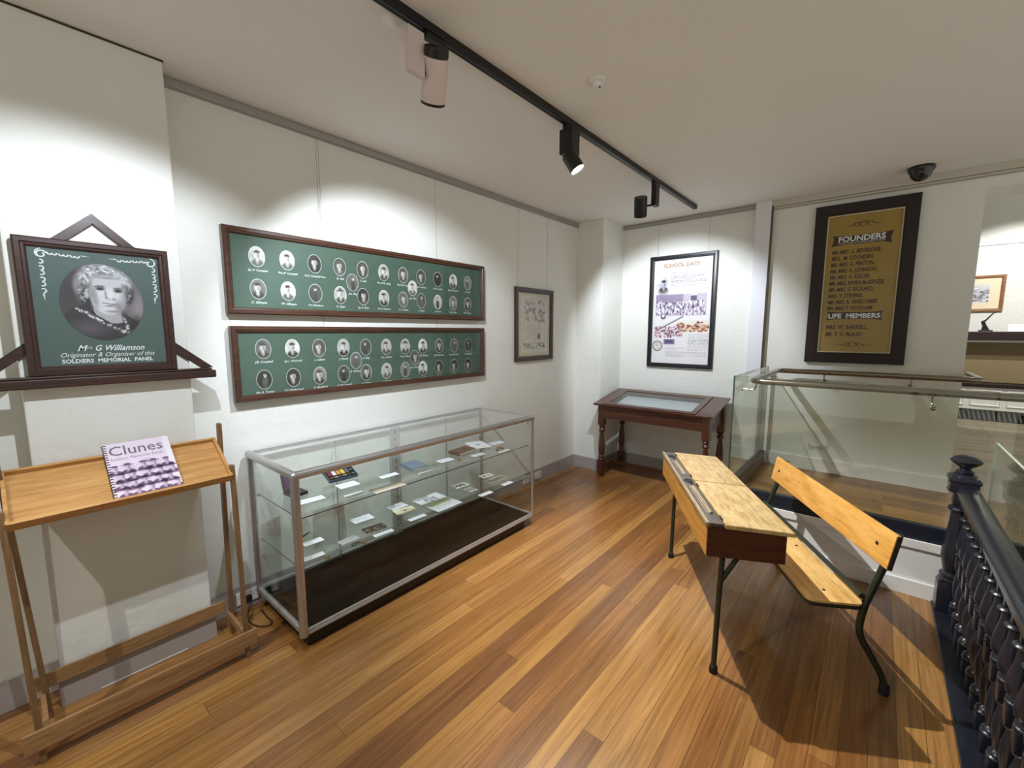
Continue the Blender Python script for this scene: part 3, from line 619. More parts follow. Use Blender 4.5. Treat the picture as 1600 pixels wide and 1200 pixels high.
for i in range(150):
    rr = random.Random(i+500); cv.ell(a+rr.uniform(0, .30), c+rr.uniform(0, .11), .010, .012, rr.choice([(206, 150, 160), (150, 110, 130), (90, 70, 90), (232, 210, 220)]), .4, .8)
a, c = C_(-1.845, 1.46); cv.rect(a, c, a+.12, c+.055, (132, 112, 150)); cv.rect(a+.02, c+.02, a+.10, c+.04, (60, 46, 80), .8); cv.line((a-.07, c+.16), (a+.20, c+.30), .012, (78, 68, 78))
cx, cz = C_(-1.86, 1.762); cv.ell(cx, cz, .028, .028, (50, 40, 52), .2); cv.ell(cx, cz+.008, .016, .018, (236, 230, 236), .2)
cx, cz = C_(-1.915, 1.44); cv.ell(cx, cz, .058, .058, (66, 60, 62), .08); cv.ell(cx, cz, .049, .049, (232, 228, 222), .1); cv.line((cx, cz), (cx, cz+.035), .004, (40, 40, 40)); cv.line((cx, cz), (cx-.022, cz+.012), .004, (40, 40, 40))
for k in range(12): cv.ell(cx+.04*math.cos(k*PI/6), cz+.04*math.sin(k*PI/6), .004, .004, (60, 60, 60), .5)
a, c = C_(-1.58, 1.39); cv.textlines(a, c, a+.21, c+.185, 12, (120, 112, 124), 8, .7); a, c = C_(-1.82, 1.315); cv.textlines(a, c, a+.44, c+.07, 5, (120, 112, 124), 9, .7); cv.textlines(a, c+.09, a+.20, c+.11, 2, (120, 112, 124), 10, .7)
sheet('poster_print', cv, BACK, gx, gz, .010, t)
P3 = Plane(BACK(0, 0, .0112), BACK.a, BACK.b)
write('poster_title', [('SCHOOL DAYS', .058, -1.685, 2.292, dict(align='CENTER', bold=.0015, xs=.98))], mat('poster_gold', rgb(176, 146, 104), .6), t, P3, label='gold capital title')
g = BM(); pbox(g, BACK, x0+.04, x1-.04, z0+.04, z1-.04, .018, .0195); obj('glass_pane', g, M_pictureglass, t)
hang_wires(t, BACK, [(-1.948, 2.41), (-1.415, 2.41)], .012)

# ------------------------------------------------------------------ founders board
t = thing('founders_board', 'gold honour board headed Founders in a wide dark frame behind the glass rail', 'honour board', (-.17, 4.81, 1.325))
x0, x1, z0, z1 = -.517, .167, 1.325, 2.685
obj('frame', frame_bm(BACK, x0, x1, z0, z1, .092, .004, .045, steps=[(0, .004), (0, .041), (.004, .045), (.078, .045), (.082, .040), (.092, .036), (.092, .004)]), M_ebony, t)
obj('cream_slip', frame_bm(BACK, x0+.088, x1-.088, z0+.088, z1-.088, .016, .008, .034, steps=[(0, .008), (0, .032), (.006, .034), (.012, .030), (.014, .008)]), M_mat_cream, t)
g = BM(); pbox(g, BACK, x0+.095, x1-.095, z0+.095, z1-.095, .010, .016); obj('gold_panel', g, M_gold, t)
P4 = Plane(BACK(0, 0, .0168), BACK.a, BACK.b); P5 = Plane(BACK(0, 0, .0182), BACK.a, BACK.b)
bm = BM()
prism(bm, [P4(*q) for q in ((-.385, 2.425), (-.372, 2.40), (-.385, 2.335), (-.30, 2.345), (-.05, 2.345), (.015, 2.325), (.005, 2.37), (.022, 2.425), (-.05, 2.415), (-.30, 2.415))], P4.n*.0008)
obj('title_ribbon', bm, M_brownink, t, label='dark brown ribbon behind a white heading'); bm = BM()
prism(bm, [P4(*q) for q in ((-.38, 1.775), (-.365, 1.745), (-.38, 1.70), (-.30, 1.71), (-.06, 1.71), (.0, 1.695), (-.01, 1.735), (.005, 1.775), (-.06, 1.765), (-.30, 1.768))], P4.n*.0008)
obj('title_ribbon', bm, M_brownink, t, label='dark brown ribbon behind a white heading')
write('heading_lettering', [('FOUNDERS', .062, -.185, 2.368, dict(align='CENTER', bold=.002)), ('CLUNES TOURIST & HISTORICAL ASSOC MUSEUM', .0165, -.185, 2.350, dict(align='CENTER', xs=.85)),
                            ('LIFE  MEMBERS', .055, -.19, 1.717, dict(align='CENTER', bold=.002))], M_letter, t, P5, label='white headings')
nm = ['MR.·MRS. G. BEVERIDGE.', 'MISS.  M. COUNDEN.', 'MR.·MRS. G. FENTON.', 'MR.·MRS. A. JOHNSON.', 'MR.·MRS. G. KELLER.', 'MR.·MRS. EWEN McKENZIE', 'MR.·MRS. G. RICKARD.', 'MISS  V. STEVENS.', 'MR.·MRS. R. VINECOMBE', 'MR.·MRS. F. WICKHAM']
rows = [(s_, .047, -.378, 2.268-i*.0535, dict(xs=.66, bold=.0014)) for i, s_ in enumerate(nm)]
rows += [('MRS. W. BARKELL.', .05, -.375, 1.622, dict(xs=.72, bold=.0014)), ('MR. T. O. McKAY.', .05, -.375, 1.560, dict(xs=.68, bold=.0014))]
write('name_lettering', rows, M_brownink, t, P4, label='brown painted names')
for zc in (2.505, 1.488):
    bm = BM()
    for k, (dx, r) in enumerate(((0, .026), (-.045, .018), (.045, .018), (-.022, .012), (.022, .012))):
        pts = [P4(-.178+dx+r*math.cos(q*.35), zc+r*math.sin(q*.35)*.9, .001) for q in range(16)]; tube(bm, pts, .0018, 5)
    for sg in (-1, 1): tube(bm, [P4(-.178+sg*.055, zc+.004), P4(-.178+sg*.09, zc-.010), P4(-.178+sg*.135, zc+.003)], [.003, .002, .0005], 5)
    obj('scroll_ornament', bm, M_brownink, t)
g = BM(); pbox(g, BACK, x0+.09, x1-.09, z0+.09, z1-.09, .027, .0285); obj('glass_pane', g, M_pictureglass, t)

# ------------------------------------------------------------------ lectern
t = thing('wooden_lectern', 'slender wooden lectern with a sloping lipped tray, in front of the wall pier', 'lectern', (-2.4, .3, 0))
LX0, LX1, ya, yb = -2.284, -2.505, -.045, .640
TP = Plane((-2.275, 0, .915), (0, 1, 0), (-.233, 0, .145))      # tray: a = Y, b up the slope
DL = .262
bm = BM(); pbox(bm, TP, ya, yb, 0, DL, -.004, .006); obj('tray_board', bm, M_lect, t)
bm = BM(); pbox(bm, TP, ya, yb, -.006, .006, -.012, .026, .002); pbox(bm, TP, ya, yb, DL-.006, DL+.006, -.012, .026, .002); pbox(bm, TP, ya-.006, ya+.006, -.004, DL+.004, -.012, .026, .002); pbox(bm, TP, yb-.006, yb+.006, -.004, DL+.004, -.012, .026, .002)
obj('tray_lip', bm, M_lect, t)
def bar(p, q, w, d, m, name, par, bev=.002, yw=True):
    """square bar between two points; w across Y, d across the other way"""
    P, Q = Vector(p), Vector(q); z = (Q-P).normalized(); y = Vector((0, 1, 0)); x = y.cross(z).normalized(); y = z.cross(x)
    M = Matrix((x, y, z)).transposed().to_4x4(); M.translation = P
    return obj(name, box(BM(), -d/2, d/2, -w/2, w/2, 0, (Q-P).length, bev, M), m, par)
for y0_, y1_, y2_, y3_ in ((-.040, -.058, -.008, -.056), (.650, .650, .660, .657)):
    bar((-2.268, y0_, 0), (-2.286, y1_, .975), .018, .028, M_lectleg, 'leg', t)
    bar((-2.520, y2_, 0), (-2.453, y3_, 1.150), .018, .028, M_lectleg, 'leg', t)
bm = BM(); box(bm, -2.258, -2.244, -.085, .69, .062, .14, .003); obj('front_rail', bm, M_lectrail, t)
bm = BM(); box(bm, -2.540, -2.528, -.045, .64, .125, .19, .003); obj('rear_rail', bm, M_lectrail, t)
for yy in (-.022, .650):
    bm = BM(); box(bm, -2.53, -2.262, yy-.008, yy+.008, .085, .125, .002); obj('side_stretcher', bm, M_lectrail, t)

t = thing('spiral_booklet', 'white comb-bound booklet titled Clunes Soldiers Memorial Panel lying on the lectern', 'booklet', (-2.45, .35, 1.0))
BP = Plane(TP(.236, .012, .0115), TP.a+TP.b*.02, TP.b+TP.a*.012+TP.n*.080)
bw, bh = .224, .300
bm = BM(); pbox(bm, BP, 0, bw, 0, bh, -.004, .002, .0008); obj('page_block', bm, M_paper, t)
cv = Canvas(bw, bh, 420, (222, 208, 226)); cv.rect(bw-.022, 0, bw, bh, (238, 234, 240), .6)
for j in range(4):
    for i in range(5):
        rr = random.Random(i*10+j+3); x = .026+i*.042+rr.uniform(-.004, .004)+(.012 if j % 2 else 0); z = .150-j*.042+rr.uniform(-.004, .004)
        src = soldier(700+i*7+j, 80, (1, 1, 1), bg=232); cv.paste_mul(src, x, z, .064, .074, s2l([232/255])[0], (.92, .80, .94))
sheet('cover', cv, BP, 0, 0, .0036, t, th=.0008, curl=lambda X, Y: .0*X)
P6 = Plane(BP(0, 0, .0040), BP.a, BP.b)
write('cover_title', [('Clunes', .076, .012, .228, dict(xs=.88, bold=.0004))], mat('title_grey', rgb(110, 104, 114), .6), t, P6, label='grey title')
write('cover_subtitle', [('Soldiers Memorial Panel', .0215, .014, .200, dict(xs=.84))], mat('subtitle_mauve', rgb(156, 132, 160), .6), t, P6)
bm = BM()
for i in range(22):
    bb = .008+i*(bh-.016)/21
    pts = [BP(.004+.007*math.cos(q), bb, -.001+.007*math.sin(q)) for q in [PI*1.7*k/9-.6 for k in range(10)]]; tube(bm, pts, .0016, 6)
obj('comb_binding', bm, M_slot, t, label='black plastic comb binding')

# ------------------------------------------------------------------ glass display case
t = thing('glass_display_case', 'long aluminium framed glass display case with black base against the left wall', 'display case', (-2.38, 1.77, 0))
FX, RX, Y0, Y1, ZB, ZT = -2.08, -2.66, .845, 2.705, .105, .915
bm = BM(); box(bm, RX+.03, FX-.03, Y0+.03, Y1-.06, 0, ZB-.02, .003); obj('base_plinth', bm, M_baseb, t)
bm = BM(); box(bm, RX, FX-.012, Y0+.012, Y1-.012, ZB-.02, ZB-.002); obj('case_floor', bm, M_felt, t, label='black felt-covered floor of the case')
r = .021
for (x, y) in ((FX, Y0), (FX, Y1), (RX, Y0), (RX, Y1)):
    rr = r if x == FX and y == Y0 else (.012 if x == FX else .013)
    bm = BM(); tube(bm, [(x, y, ZB-.018), (x, y, ZT)], rr, 18); obj('corner_post', bm, M_alu, t, smooth=True)
bm = BM()
for p, q in (((FX, Y0, ZT), (FX, Y1, ZT)), ((FX, Y0, ZT), (RX, Y0, ZT))): tube(bm, [p, q], r, 18)
for p in ((FX, Y0, ZT), (RX, Y0, ZT), (FX, Y1, ZT)): lathe(bm, [(r*1.02*math.cos(a_), r*1.02*math.sin(a_)) for a_ in [PI*(k/10-.5) for k in range(11)]], p, 18)
obj('front_top_rail', bm, M_alu, t, smooth=True)
bm = BM(); box(bm, RX-.008, RX+.008, Y0, Y1, ZT-.005, ZT+.016, .002); box(bm, RX, FX, Y1-.006, Y1+.006, ZT, ZT+.014, .002); obj('back_top_rail', bm, M_alu2, t)
bm = BM(); box(bm, FX-.014, FX+.006, Y0+.012, Y1, ZB-.020, ZB-.006, .002); box(bm, FX-.010, FX+.002, Y0+.012, Y1, ZB-.004, ZB+.008, .002); box(bm, RX, FX, Y0-.004, Y0+.016, ZB-.02, ZB+.006, .002)
box(bm, RX, FX, Y1-.014, Y1+.004, ZB-.02, ZB+.010, .002); box(bm, RX-.008, RX+.014, Y0, Y1, ZB-.02, ZB+.012, .002); obj('bottom_rail', bm, M_alu2, t)
def pane(x0, x1, y0, y1, z0, z1, m=M_glass, nm='glass_panel'): return obj(nm, bx(x0, x1, y0, y1, z0, z1), m, t)
pane(FX-.004, FX+.001, Y0+.014, Y1-.006, ZB, ZT-.01); pane(RX+.01, FX-.01, Y0-.002, Y0+.003, ZB, ZT-.01); pane(RX+.01, FX-.01, Y1-.003, Y1+.002, ZB, ZT-.005); pane(RX+.01, FX-.015, Y0+.015, Y1-.006, ZT+.008, ZT+.013)
for ya_, yb_, xx in ((Y0+.01, 1.80, RX+.010), (1.76, Y1-.01, RX+.020)):
    dr = obj('sliding_door', bx(xx-.002, xx+.002, ya_, yb_, ZB+.01, ZT-.004), M_glass, t)
    obj('door_edge', bx(xx-.004, xx+.004, ya_, ya_+.006, ZB+.01, ZT-.004), M_alu2, dr)
bm = BM(); box(bm, RX+.022, RX+.030, 1.752, 1.828, ZB, ZT-.005, .001); obj('back_mullion', bm, M_alu2, t)
bm = BM()
for k in range(14): box(bm, RX+.030, RX+.0312, 1.787, 1.793, .15+k*.055, .175+k*.055)
obj('shelf_slots', bm, M_slot, t)
for yy in (1.335, 2.27):
    bm = BM(); box(bm, RX+.022, RX+.030, yy-.004, yy+.004, ZB, ZT-.005, .001); obj('back_upright', bm, M_alu2, t)
SH1, SH2 = .690, .422
for z_, nm_ in ((SH1, 'upper'), (SH2, 'lower')):
    sh = obj('glass_shelf', bx(RX+.035, FX-.02, Y0+.02, Y1-.016, z_-.006, z_), M_shelf, t)
    bm = BM(); box(bm, FX-.0205, FX-.0185, Y0+.02, Y1-.016, z_-.0055, z_-.0005); box(bm, RX+.035, FX-.02, Y0+.0195, Y0+.0215, z_-.0055, z_-.0005); obj('shelf_edge', bm, M_edge, sh)
    for yy in (Y0+.02, 1.79, Y1-.03):
        bm = BM(); box(bm, RX+.03, RX+.055, yy-.006, yy+.006, z_-.018, z_-.006, .001); obj('shelf_bracket', bm, M_alu2, t)
for yy, xx in ((Y0+.012, FX-.03), (Y1-.014, FX-.035)):
    bm = BM(); box(bm, xx-.008, xx+.008, yy-.004, yy+.004, ZT-.06, ZT-.03, .001); obj('lock', bm, M_alu2, t)

# objects on the shelves -------------------------------------------------
def shelf_plane(x, y, z, ang): # a along ang, b = 90 degrees left of it, facing up
    c, s_ = math.cos(math.radians(ang)), math.sin(math.radians(ang)); return Plane((x, y, z), (c, s_, 0), (-s_, c, 0))
def card(name, label, cat, x, y, z, w, h, ang, col=(238, 241, 246), th=.0015, lines=3, group=None, art=None, res=500, tilt=0.):
    res = min(res, 60/max(w, h)*1.0) if art is None else min(res, 90/max(w, h))
    cv = Canvas(w, h, max(res, 320 if art is None else 340), col)
    if art: art(cv)
    else:
        if lines: cv.textlines(w*.1, h*.2, w*.9, h*.85, lines, (150, 152, 160), int(x*1000), .6)
    pl = shelf_plane(x, y, z+th+.0006, ang); o = sheet(name, cv, pl, -w/2, -h/2, 0, None, th=th); tag(o, label, cat, group)
    return o
G1 = 'caption cards on the upper shelf of the display case'; G2 = 'caption cards on the lower shelf of the display case'
cards1 = [(-2.357, 1.26, .12, .085, 'white caption card directly in front of the open case of mounted medals'), (-2.171, 1.206, .107, .062, 'caption card at the front of the upper shelf, left of the folded tan ribbon'),
          (-2.313, 1.517, .122, .052, 'caption card behind the tan ribbon, with a tiny badge at its corner'), (-2.168, 1.714, .117, .055, 'caption card in front of the grey-blue book'),
          (-2.289, 1.966, .118, .066, 'caption card between the grey-blue book and the brown book'), (-2.202, 2.209, .114, .060, 'caption card just in front of the brown book'),
          (-2.334, 2.557, .131, .072, 'rearmost caption card at the right end of the upper shelf'), (-2.14, 2.415, .118, .053, 'caption card in front of the small medals at the right end of the upper shelf'),
          (-2.29, 1.005, .15, .060, 'white caption card in front of the purple medal box')]
for x, y, w, h, lb in cards1: card('caption_card', lb, 'card', x, y, SH1, w, h, 88+random.uniform(-3, 3), group=G1)
cards2 = [(-2.348, 1.034, .106, .053, 'caption card beside the dark pen on the lower shelf'), (-2.186, .95, .13, .042, 'front left caption card on the lower shelf, beside a round badge'),
          (-2.137, 1.352, .123, .035, 'narrow caption card in front of the dark group photograph'), (-2.158, 1.612, .126, .038, 'narrow caption card in front of the cream postcard'),
          (-2.13, 2.451, .106, .045, 'caption card at the front right end of the lower shelf'), (-2.108, 2.188, .12, .043, 'caption card on the front edge right of the large printed sheet'),
          (-2.254, 2.175, .086, .080, 'pale square reflection patch in front of the postcard of figures')]  # last entry is a reflection, drawn as a flat pale card
for x, y, w, h, lb in cards2: card('caption_card', lb, 'card', x, y, SH2, w, h, 89+random.uniform(-3, 3), group=G2)
def a_scribble(cv):
    cv.textlines(cv.w*.12, cv.h*.2, cv.w*.9, cv.h*.85, 4, (96, 100, 120), 5, .5)
card('handwritten_note', 'white handwritten note behind the dark group photograph', 'note', -2.41, 1.375, SH2, .131, .082, 86, art=a_scribble)
card('pale_letter', 'pale letter lying flat left of the ribboned medallion', 'letter', -2.216, 1.175, SH2, .11, .055, 93, col=(206, 208, 204), lines=4)
def a_photo(cv):
    cv.rect(0, 0, cv.w, cv.h, (84, 72, 66)); 
    for i in range(40):
        rr = random.Random(i); cv.ell(rr.uniform(0, cv.w), rr.uniform(0, cv.h*.8), .005, .009, rr.choice([(150, 134, 124), (54, 46, 42), (176, 160, 148)]), .5)
card('group_photograph', 'dark brown group photograph on the lower shelf', 'photograph', -2.229, 1.352, SH2, .135, .088, 83, art=a_photo)
card('envelope', 'pale grey envelope behind the cream postcard with leaf drawing', 'envelope', -2.407, 1.636, SH2, .12, .086, 89, col=(226, 228, 236), lines=2)
def a_leaf(cv):
    cv.rect(0, 0, cv.w, cv.h, (232, 222, 192)); c = (cv.w/2, cv.h*.5)
    for k in range(7): cv.line(c, (c[0]+.045*math.cos(.3+k*.42), c[1]+.03*math.sin(.3+k*.42)), .003, (150, 78, 56))
    cv.ell(c[0], c[1], .009, .008, (60, 44, 40), .3)
card('illustrated_postcard', 'cream postcard with a leafy emblem, beside the large printed sheet', 'postcard', -2.31, 1.629, SH2+.0, .141, .090, 81, art=a_leaf)
def a_big(cv):
    cv.rect(0, 0, cv.w, cv.h, (232, 238, 240)); cv.rect(.02, .09, cv.w-.02, .17, (206, 212, 178)); cv.rect(.03, .10, .16, .13, (184, 192, 140), .6); cv.rect(.06, .17, .155, .24, (150, 152, 172)); cv.line((.075, .18), (.10, .235), .018, (226, 228, 232)); cv.line((.13, .18), (.11, .235), .018, (226, 228, 232)); cv.rect(.06, .222, .155, .24, (110, 112, 136), .6); cv.textlines(.03, .03, cv.w-.04, .08, 4, (186, 190, 196), 3, .6)
card('printed_sheet', 'largest white sheet with a photo and green band on the lower shelf', 'sheet', -2.265, 1.862, SH2, .216, .29, 90, art=a_big)
def a_fig(cv):
    cv.rect(0, 0, cv.w, cv.h, (228, 226, 216))
    for i in range(7): cv.ell(.03+.012*i, cv.h*.5+.01*math.sin(i*2), .007, .018, (80, 74, 70), .4)
card('figure_postcard', 'white-bordered postcard with dark figures right of the large sheet', 'postcard', -2.376, 2.186, SH2, .134, .082, 86, art=a_fig)
def a_fig2(cv): cv.rect(0, 0, cv.w, cv.h, (232, 230, 222)); cv.ell(cv.w*.3, cv.h*.5, .016, .012, (88, 80, 76), .4); cv.ell(cv.w*.65, cv.h*.5, .012, .012, (120, 110, 104), .4)
card('small_postcard', 'rearmost white postcard at the right end of the lower shelf', 'postcard', -2.38, 2.482, SH2, .122, .078, 86, art=a_fig2)
def a_doc(cv): cv.rect(0, 0, cv.w, cv.h, (220, 218, 204)); cv.rect(.01, .015, cv.w-.03, cv.h-.015, (196, 196, 184), .6); cv.textlines(.02, .02, cv.w-.03, cv.h-.02, 5, (168, 166, 156), 2, .6)
card('long_document', 'long cream document at the right end of the lower shelf', 'document', -2.26, 2.469, SH2, .223, .085, 87, art=a_doc)
def a_tan(cv): cv.rect(0, 0, cv.w, cv.h, (226, 214, 196)); cv.rect(0, cv.h*.3, cv.w, cv.h*.55, (184, 162, 128), .7); cv.rect(0, cv.h*.75, cv.w, cv.h*.82, (196, 176, 144), .6)
card('folded_ribbon', 'long tan and cream folded ribbon at the front of the upper shelf', 'ribbon', -2.132, 1.39, SH1, .20, .082, 88, th=.003, art=a_tan)
def a_sketch(cv): cv.rect(0, 0, cv.w, cv.h, (238, 238, 240)); cv.ell(cv.w*.5, cv.h*.5, .016, .02, (168, 168, 178), .5); cv.textlines(.03, .03, cv.w-.03, .07, 3, (206, 206, 212), 3, .6)
card('white_document', 'white sheet propped against the brown book on the upper shelf', 'document', -2.40, 2.405, SH1+.004, .15, .21, 70, art=a_sketch, th=.002)
# medals case
t = thing('medal_case', 'open blue-grey case holding a bar of five mounted medals, on the upper shelf', 'medal case', (-2.508, 1.287, SH1))
pl = shelf_plane(-2.49, 1.287, SH1, 87); pl = Plane(pl.O+Vector((0, 0, .022)), pl.a, pl.b+Vector((0, 0, .38))); WW, HH = .18, .105
bm = BM(); pbox(bm, pl, -WW/2, WW/2, -HH/2, HH/2, .0005, .012, .002); obj('case_base', bm, mat('case_blue', rgb(88, 100, 118), .4), t)
bm = BM(); 
for a0, a1, q0, q1 in ((-WW/2, WW/2, -HH/2, -HH/2+.006), (-WW/2, WW/2, HH/2-.006, HH/2), (-WW/2, -WW/2+.006, -HH/2, HH/2), (WW/2-.006, WW/2, -HH/2, HH/2)): pbox(bm, pl, a0, a1, q0, q1, .012, .018, .001)
obj('case_rim', bm, mat('case_rim_grey', rgb(70, 80, 98), .35), t)
bm = BM(); pbox(bm, pl, -WW/2+.006, WW/2-.006, -HH/2+.006, HH/2-.006, .0122, .0132); obj('lining', bm, mat('black_velvet', rgb(22, 20, 26), .9), t)
for i, c in enumerate(((112, 40, 52), (226, 206, 214), (206, 140, 66), (214, 190, 70), (96, 92, 100))):
    bm = BM(); pbox(bm, pl, -.074+i*.027, -.052+i*.027, -.002, .038, .0135, .0155, .0006); rb = obj('medal_ribbon', bm, mat('ribbon_%d' % i, rgb(*c), .7), t)
    bm = BM(); lathe(bm, [(.0125, 0), (.0125, .002), (.010, .003)], pl(-.063+i*.027, -.022, .0135), 16); obj('medal_disc', bm, [M_brass, M_alu2][i % 2], rb)
for i in range(2):
    bm = BM(); lathe(bm, [(.009, 0), (.009, .002)], pl(.072, -.02+i*.04, .0135), 12); obj('medal_disc', bm, M_alu2, t)
# purple box with one medal
t = thing('open_medal_box', 'open purple-lined box showing one round medal, behind the front corner post', 'medal box', (-2.463, .998, SH1))
pl = shelf_plane(-2.44, .995, SH1, 95)
bm = BM(); pbox(bm, pl, -.045, .045, -.05, .05, .0005, .018, .003); obj('box_base', bm, mat('box_maroon', rgb(40, 20, 28), .4), t)
plv = Plane(pl(0, .05, .018), pl.a, Vector((0, 0, 1))+pl.b*.25); bm = BM(); pbox(bm, plv, -.045, .045, 0, .095, -.004, .008, .003); ld = obj('box_lid', bm, mat('box_maroon2', rgb(46, 22, 34), .4), t)
bm = BM(); pbox(bm, plv, -.036, .036, .008, .086, .008, .0095, .001); obj('lid_lining', bm, mat('purple_satin', rgb(84, 30, 84), .35), ld)
bm = BM(); lathe(bm, [(.023, 0), (.023, .003), (.019, .004)], pl(0, -.005, .018), 20); obj('medal_disc', bm, mat('bronze', rgb(116, 80, 62), .35, .8), t)
def book(name, label, x, y, z, w, h, th, ang, mc, page=(224, 220, 206)):
    t = thing(name, label, 'book', (x, y, z)); pl = shelf_plane(x, y, z, ang)
    bm = BM(); pbox(bm, pl, -w/2, w/2, -h/2, h/2, th-.003, th, .001); pbox(bm, pl, -w/2, w/2, -h/2, h/2, .0005, .003, .001); pbox(bm, pl, -w/2, -w/2+.003, -h/2, h/2, .0005, th, .001); obj('cover', bm, mc, t)
    bm = BM(); pbox(bm, pl, -w/2+.003, w/2-.004, -h/2+.004, h/2-.004, .003, th-.003); obj('page_block', bm, mat('pages', rgb(*page), .8), t); return t
book('grey_book', 'grey-blue cloth book on the upper shelf', -2.345, 1.736, SH1, .125, .17, .016, 83, mat('book_blue', rgb(112, 126, 142), .6))
bk = book('brown_book', 'brown carved-looking old book on the upper shelf', -2.352, 2.189, SH1, .185, .115, .022, 95, wood('book_brown', rgb(124, 88, 52), rgb(66, 44, 28), .5, 1, 20))
def blob(name, label, cat, x, y, z, r_, h_, m):
    bm = BM(); lathe(bm, [(r_*.9, 0), (r_, h_*.3), (r_*.8, h_*.8), (r_*.3, h_)], (x, y, z+.0005), 14); tube(bm, [(x-.004, y+r_, z+h_*.5), (x, y+r_+.006, z+h_*.5), (x+.004, y+r_, z+h_*.5)], .0012, 6)
    return tag(obj(name, bm, m, smooth=True), label, cat)
blob('brass_badge', 'small brass badge in front of the brown book', 'badge', -2.211, 2.03, SH1, .013, .006, M_brass)
blob('round_badge', 'dark brass button badge at the front edge of the lower shelf', 'badge', -2.117, 1.00, SH2, .012, .006, M_brass)
blob('lapel_badge', 'tiny silver lapel badge at the corner of a caption card', 'badge', -2.37, 1.47, SH1, .008, .005, M_alu2)
t = thing('ribboned_medallion', 'round brass medallion on a dark cord near the front of the lower shelf', 'medallion', (-2.13, 1.2, SH2))
bm = BM(); lathe(bm, [(.013, 0), (.013, .003), (.010, .004)], (-2.115, 1.215, SH2+.0006), 18); obj('medallion_disc', bm, M_brass, t)
bm = BM(); tube(bm, smooth_path([(-2.12, 1.203, SH2+.003), (-2.155, 1.185, SH2+.003), (-2.150, 1.150, SH2+.003), (-2.125, 1.158, SH2+.003), (-2.145, 1.20, SH2+.005)], .015), .0022, 6); obj('cord', bm, M_slot, t)
t = thing('small_medals', 'pair of small medals with brown ribbon at the right end of the upper shelf', 'medals', (-2.2, 2.445, SH1))
bm = BM(); box(bm, -2.235, -2.20, 2.43, 2.49, SH1+.0005, SH1+.005, .001); obj('brown_ribbon', bm, mat('ribbon_brown', rgb(140, 108, 84), .7), t)
for q in ((-2.185, 2.40), (-2.18, 2.46)):
    bm = BM(); lathe(bm, [(.010, 0), (.010, .003)], (q[0], q[1], SH1+.0006), 14); obj('medal_disc', bm, M_slot, t)
t = thing('dark_pen', 'thin dark pen lying at the left end of the lower shelf', 'pen', (-2.453, 1.03, SH2))
bm = BM(); tube(bm, [(-2.43, .985, SH2+.005), (-2.47, 1.065, SH2+.005)], .0045, 10); obj('barrel', bm, M_slot, t, smooth=True)
bm = BM(); tube(bm, [(-2.47, 1.065, SH2+.005), (-2.477, 1.079, SH2+.004)], [.004, .0008], 10); obj('nib', bm, M_brass, t)

# ------------------------------------------------------------------ power sockets and lead
def outlet(label, pl, a, b, w=.116, h=.072, name='power_socket'):
    t = thing(name, label, 'power socket', tuple(pl(a, b, 0)), 0, 'white wall sockets'); bm = BM(); pbox(bm, pl, a-w/2, a+w/2, b-h/2, b+h/2, .0, .010, .003); obj('cover_plate', bm, M_white, t)
    for s_ in (-1, 1):
        bm = BM(); pbox(bm, pl, a+s_*.026-.004, a+s_*.026+.004, b+.018, b+.026, .010, .013, .001); obj('switch', bm, M_white, t)
        bm = BM(); pbox(bm, pl, a+s_*.026-.008, a+s_*.026-.006, b-.004, b+.004, .0098, .0106); pbox(bm, pl, a+s_*.026+.006, a+s_*.026+.008, b-.004, b+.004, .0098, .0106); pbox(bm, pl, a+s_*.026-.001, a+s_*.026+.001, b-.017, b-.009, .0098, .0106); obj('pin_slots', bm, M_slot, t)
    return t
SKL = Plane((-2.69, 0, 0), (0, 1, 0), (0, 0, 1))
outlet('white wall socket between the lectern and the display case', SKL, .79, .075)
outlet('white wall socket seen through the left end of the glass case', SKL, .95, .07)
outlet('white wall socket seen through the right end of the glass case', SKL, 3.40, .07)
outlet('white wall socket just right of the display case', SKL, 3.59, .07)
bm = BM(); box(bm, -2.50, -2.44, .655, .70, .17, .23, .004) if False else box(bm, -2.68, -2.655, .775, .805, .050, .085, .003)
pa = [(-2.655, .79, .066), (-2.62, .78, .04), (-2.57, .74, .006), (-2.47, .755, .005), (-2.42, .80, .005), (-2.43, .83, .005), (-2.52, .825, .005), (-2.60, .83, .005)]
tube(bm, smooth_path(pa, .04), .0035, 8); o = obj('power_lead', bm, M_slot, smooth=True)
tag(o, 'thin black power lead running from the wall socket under the display case', 'cable')

# ------------------------------------------------------------------ museum table with glazed sloping top
t = thing('glazed_display_table', 'mahogany table with sloping glazed top and turned legs, below the School Days poster', 'table', (-1.73, 4.45, 0))
TX0, TX1, TY0, TY1 = -2.345, -1.11, 4.145, 4.755
TT = Plane((0, TY0, .815), (1, 0, 0), (0, TY1-TY0, .108)); dl = math.hypot(TY1-TY0, .108)
def ring_top(bm, a0, a1, b0, b1, w, c0, c1):
    pbox(bm, TT, a0, a1, b0, b0+w, c0, c1, .002); pbox(bm, TT, a0, a1, b1-w, b1, c0, c1, .002); pbox(bm, TT, a0, a0+w, b0+w, b1-w, c0, c1, .002); pbox(bm, TT, a1-w, a1, b0+w, b1-w, c0, c1, .002)
bm = BM(); pbox(bm, TT, TX0, TX0+.10, 0, dl, -.016, .004, .003); pbox(bm, TT, TX1-.155, TX1, 0, dl, -.016, .004, .003); pbox(bm, TT, TX0+.1, TX1-.155, dl-.035, dl, -.016, .004, .003); pbox(bm, TT, TX0+.1, TX1-.155, 0, .02, -.016, .002, .002)
obj('table_top', bm, M_mah, t)
a0, a1 = TX0+.102, TX1-.160
bm = BM(); ring_top(bm, a0, a1, .022, dl-.037, .055, -.010, .009); lid = obj('glazed_lid', bm, M_mah, t)
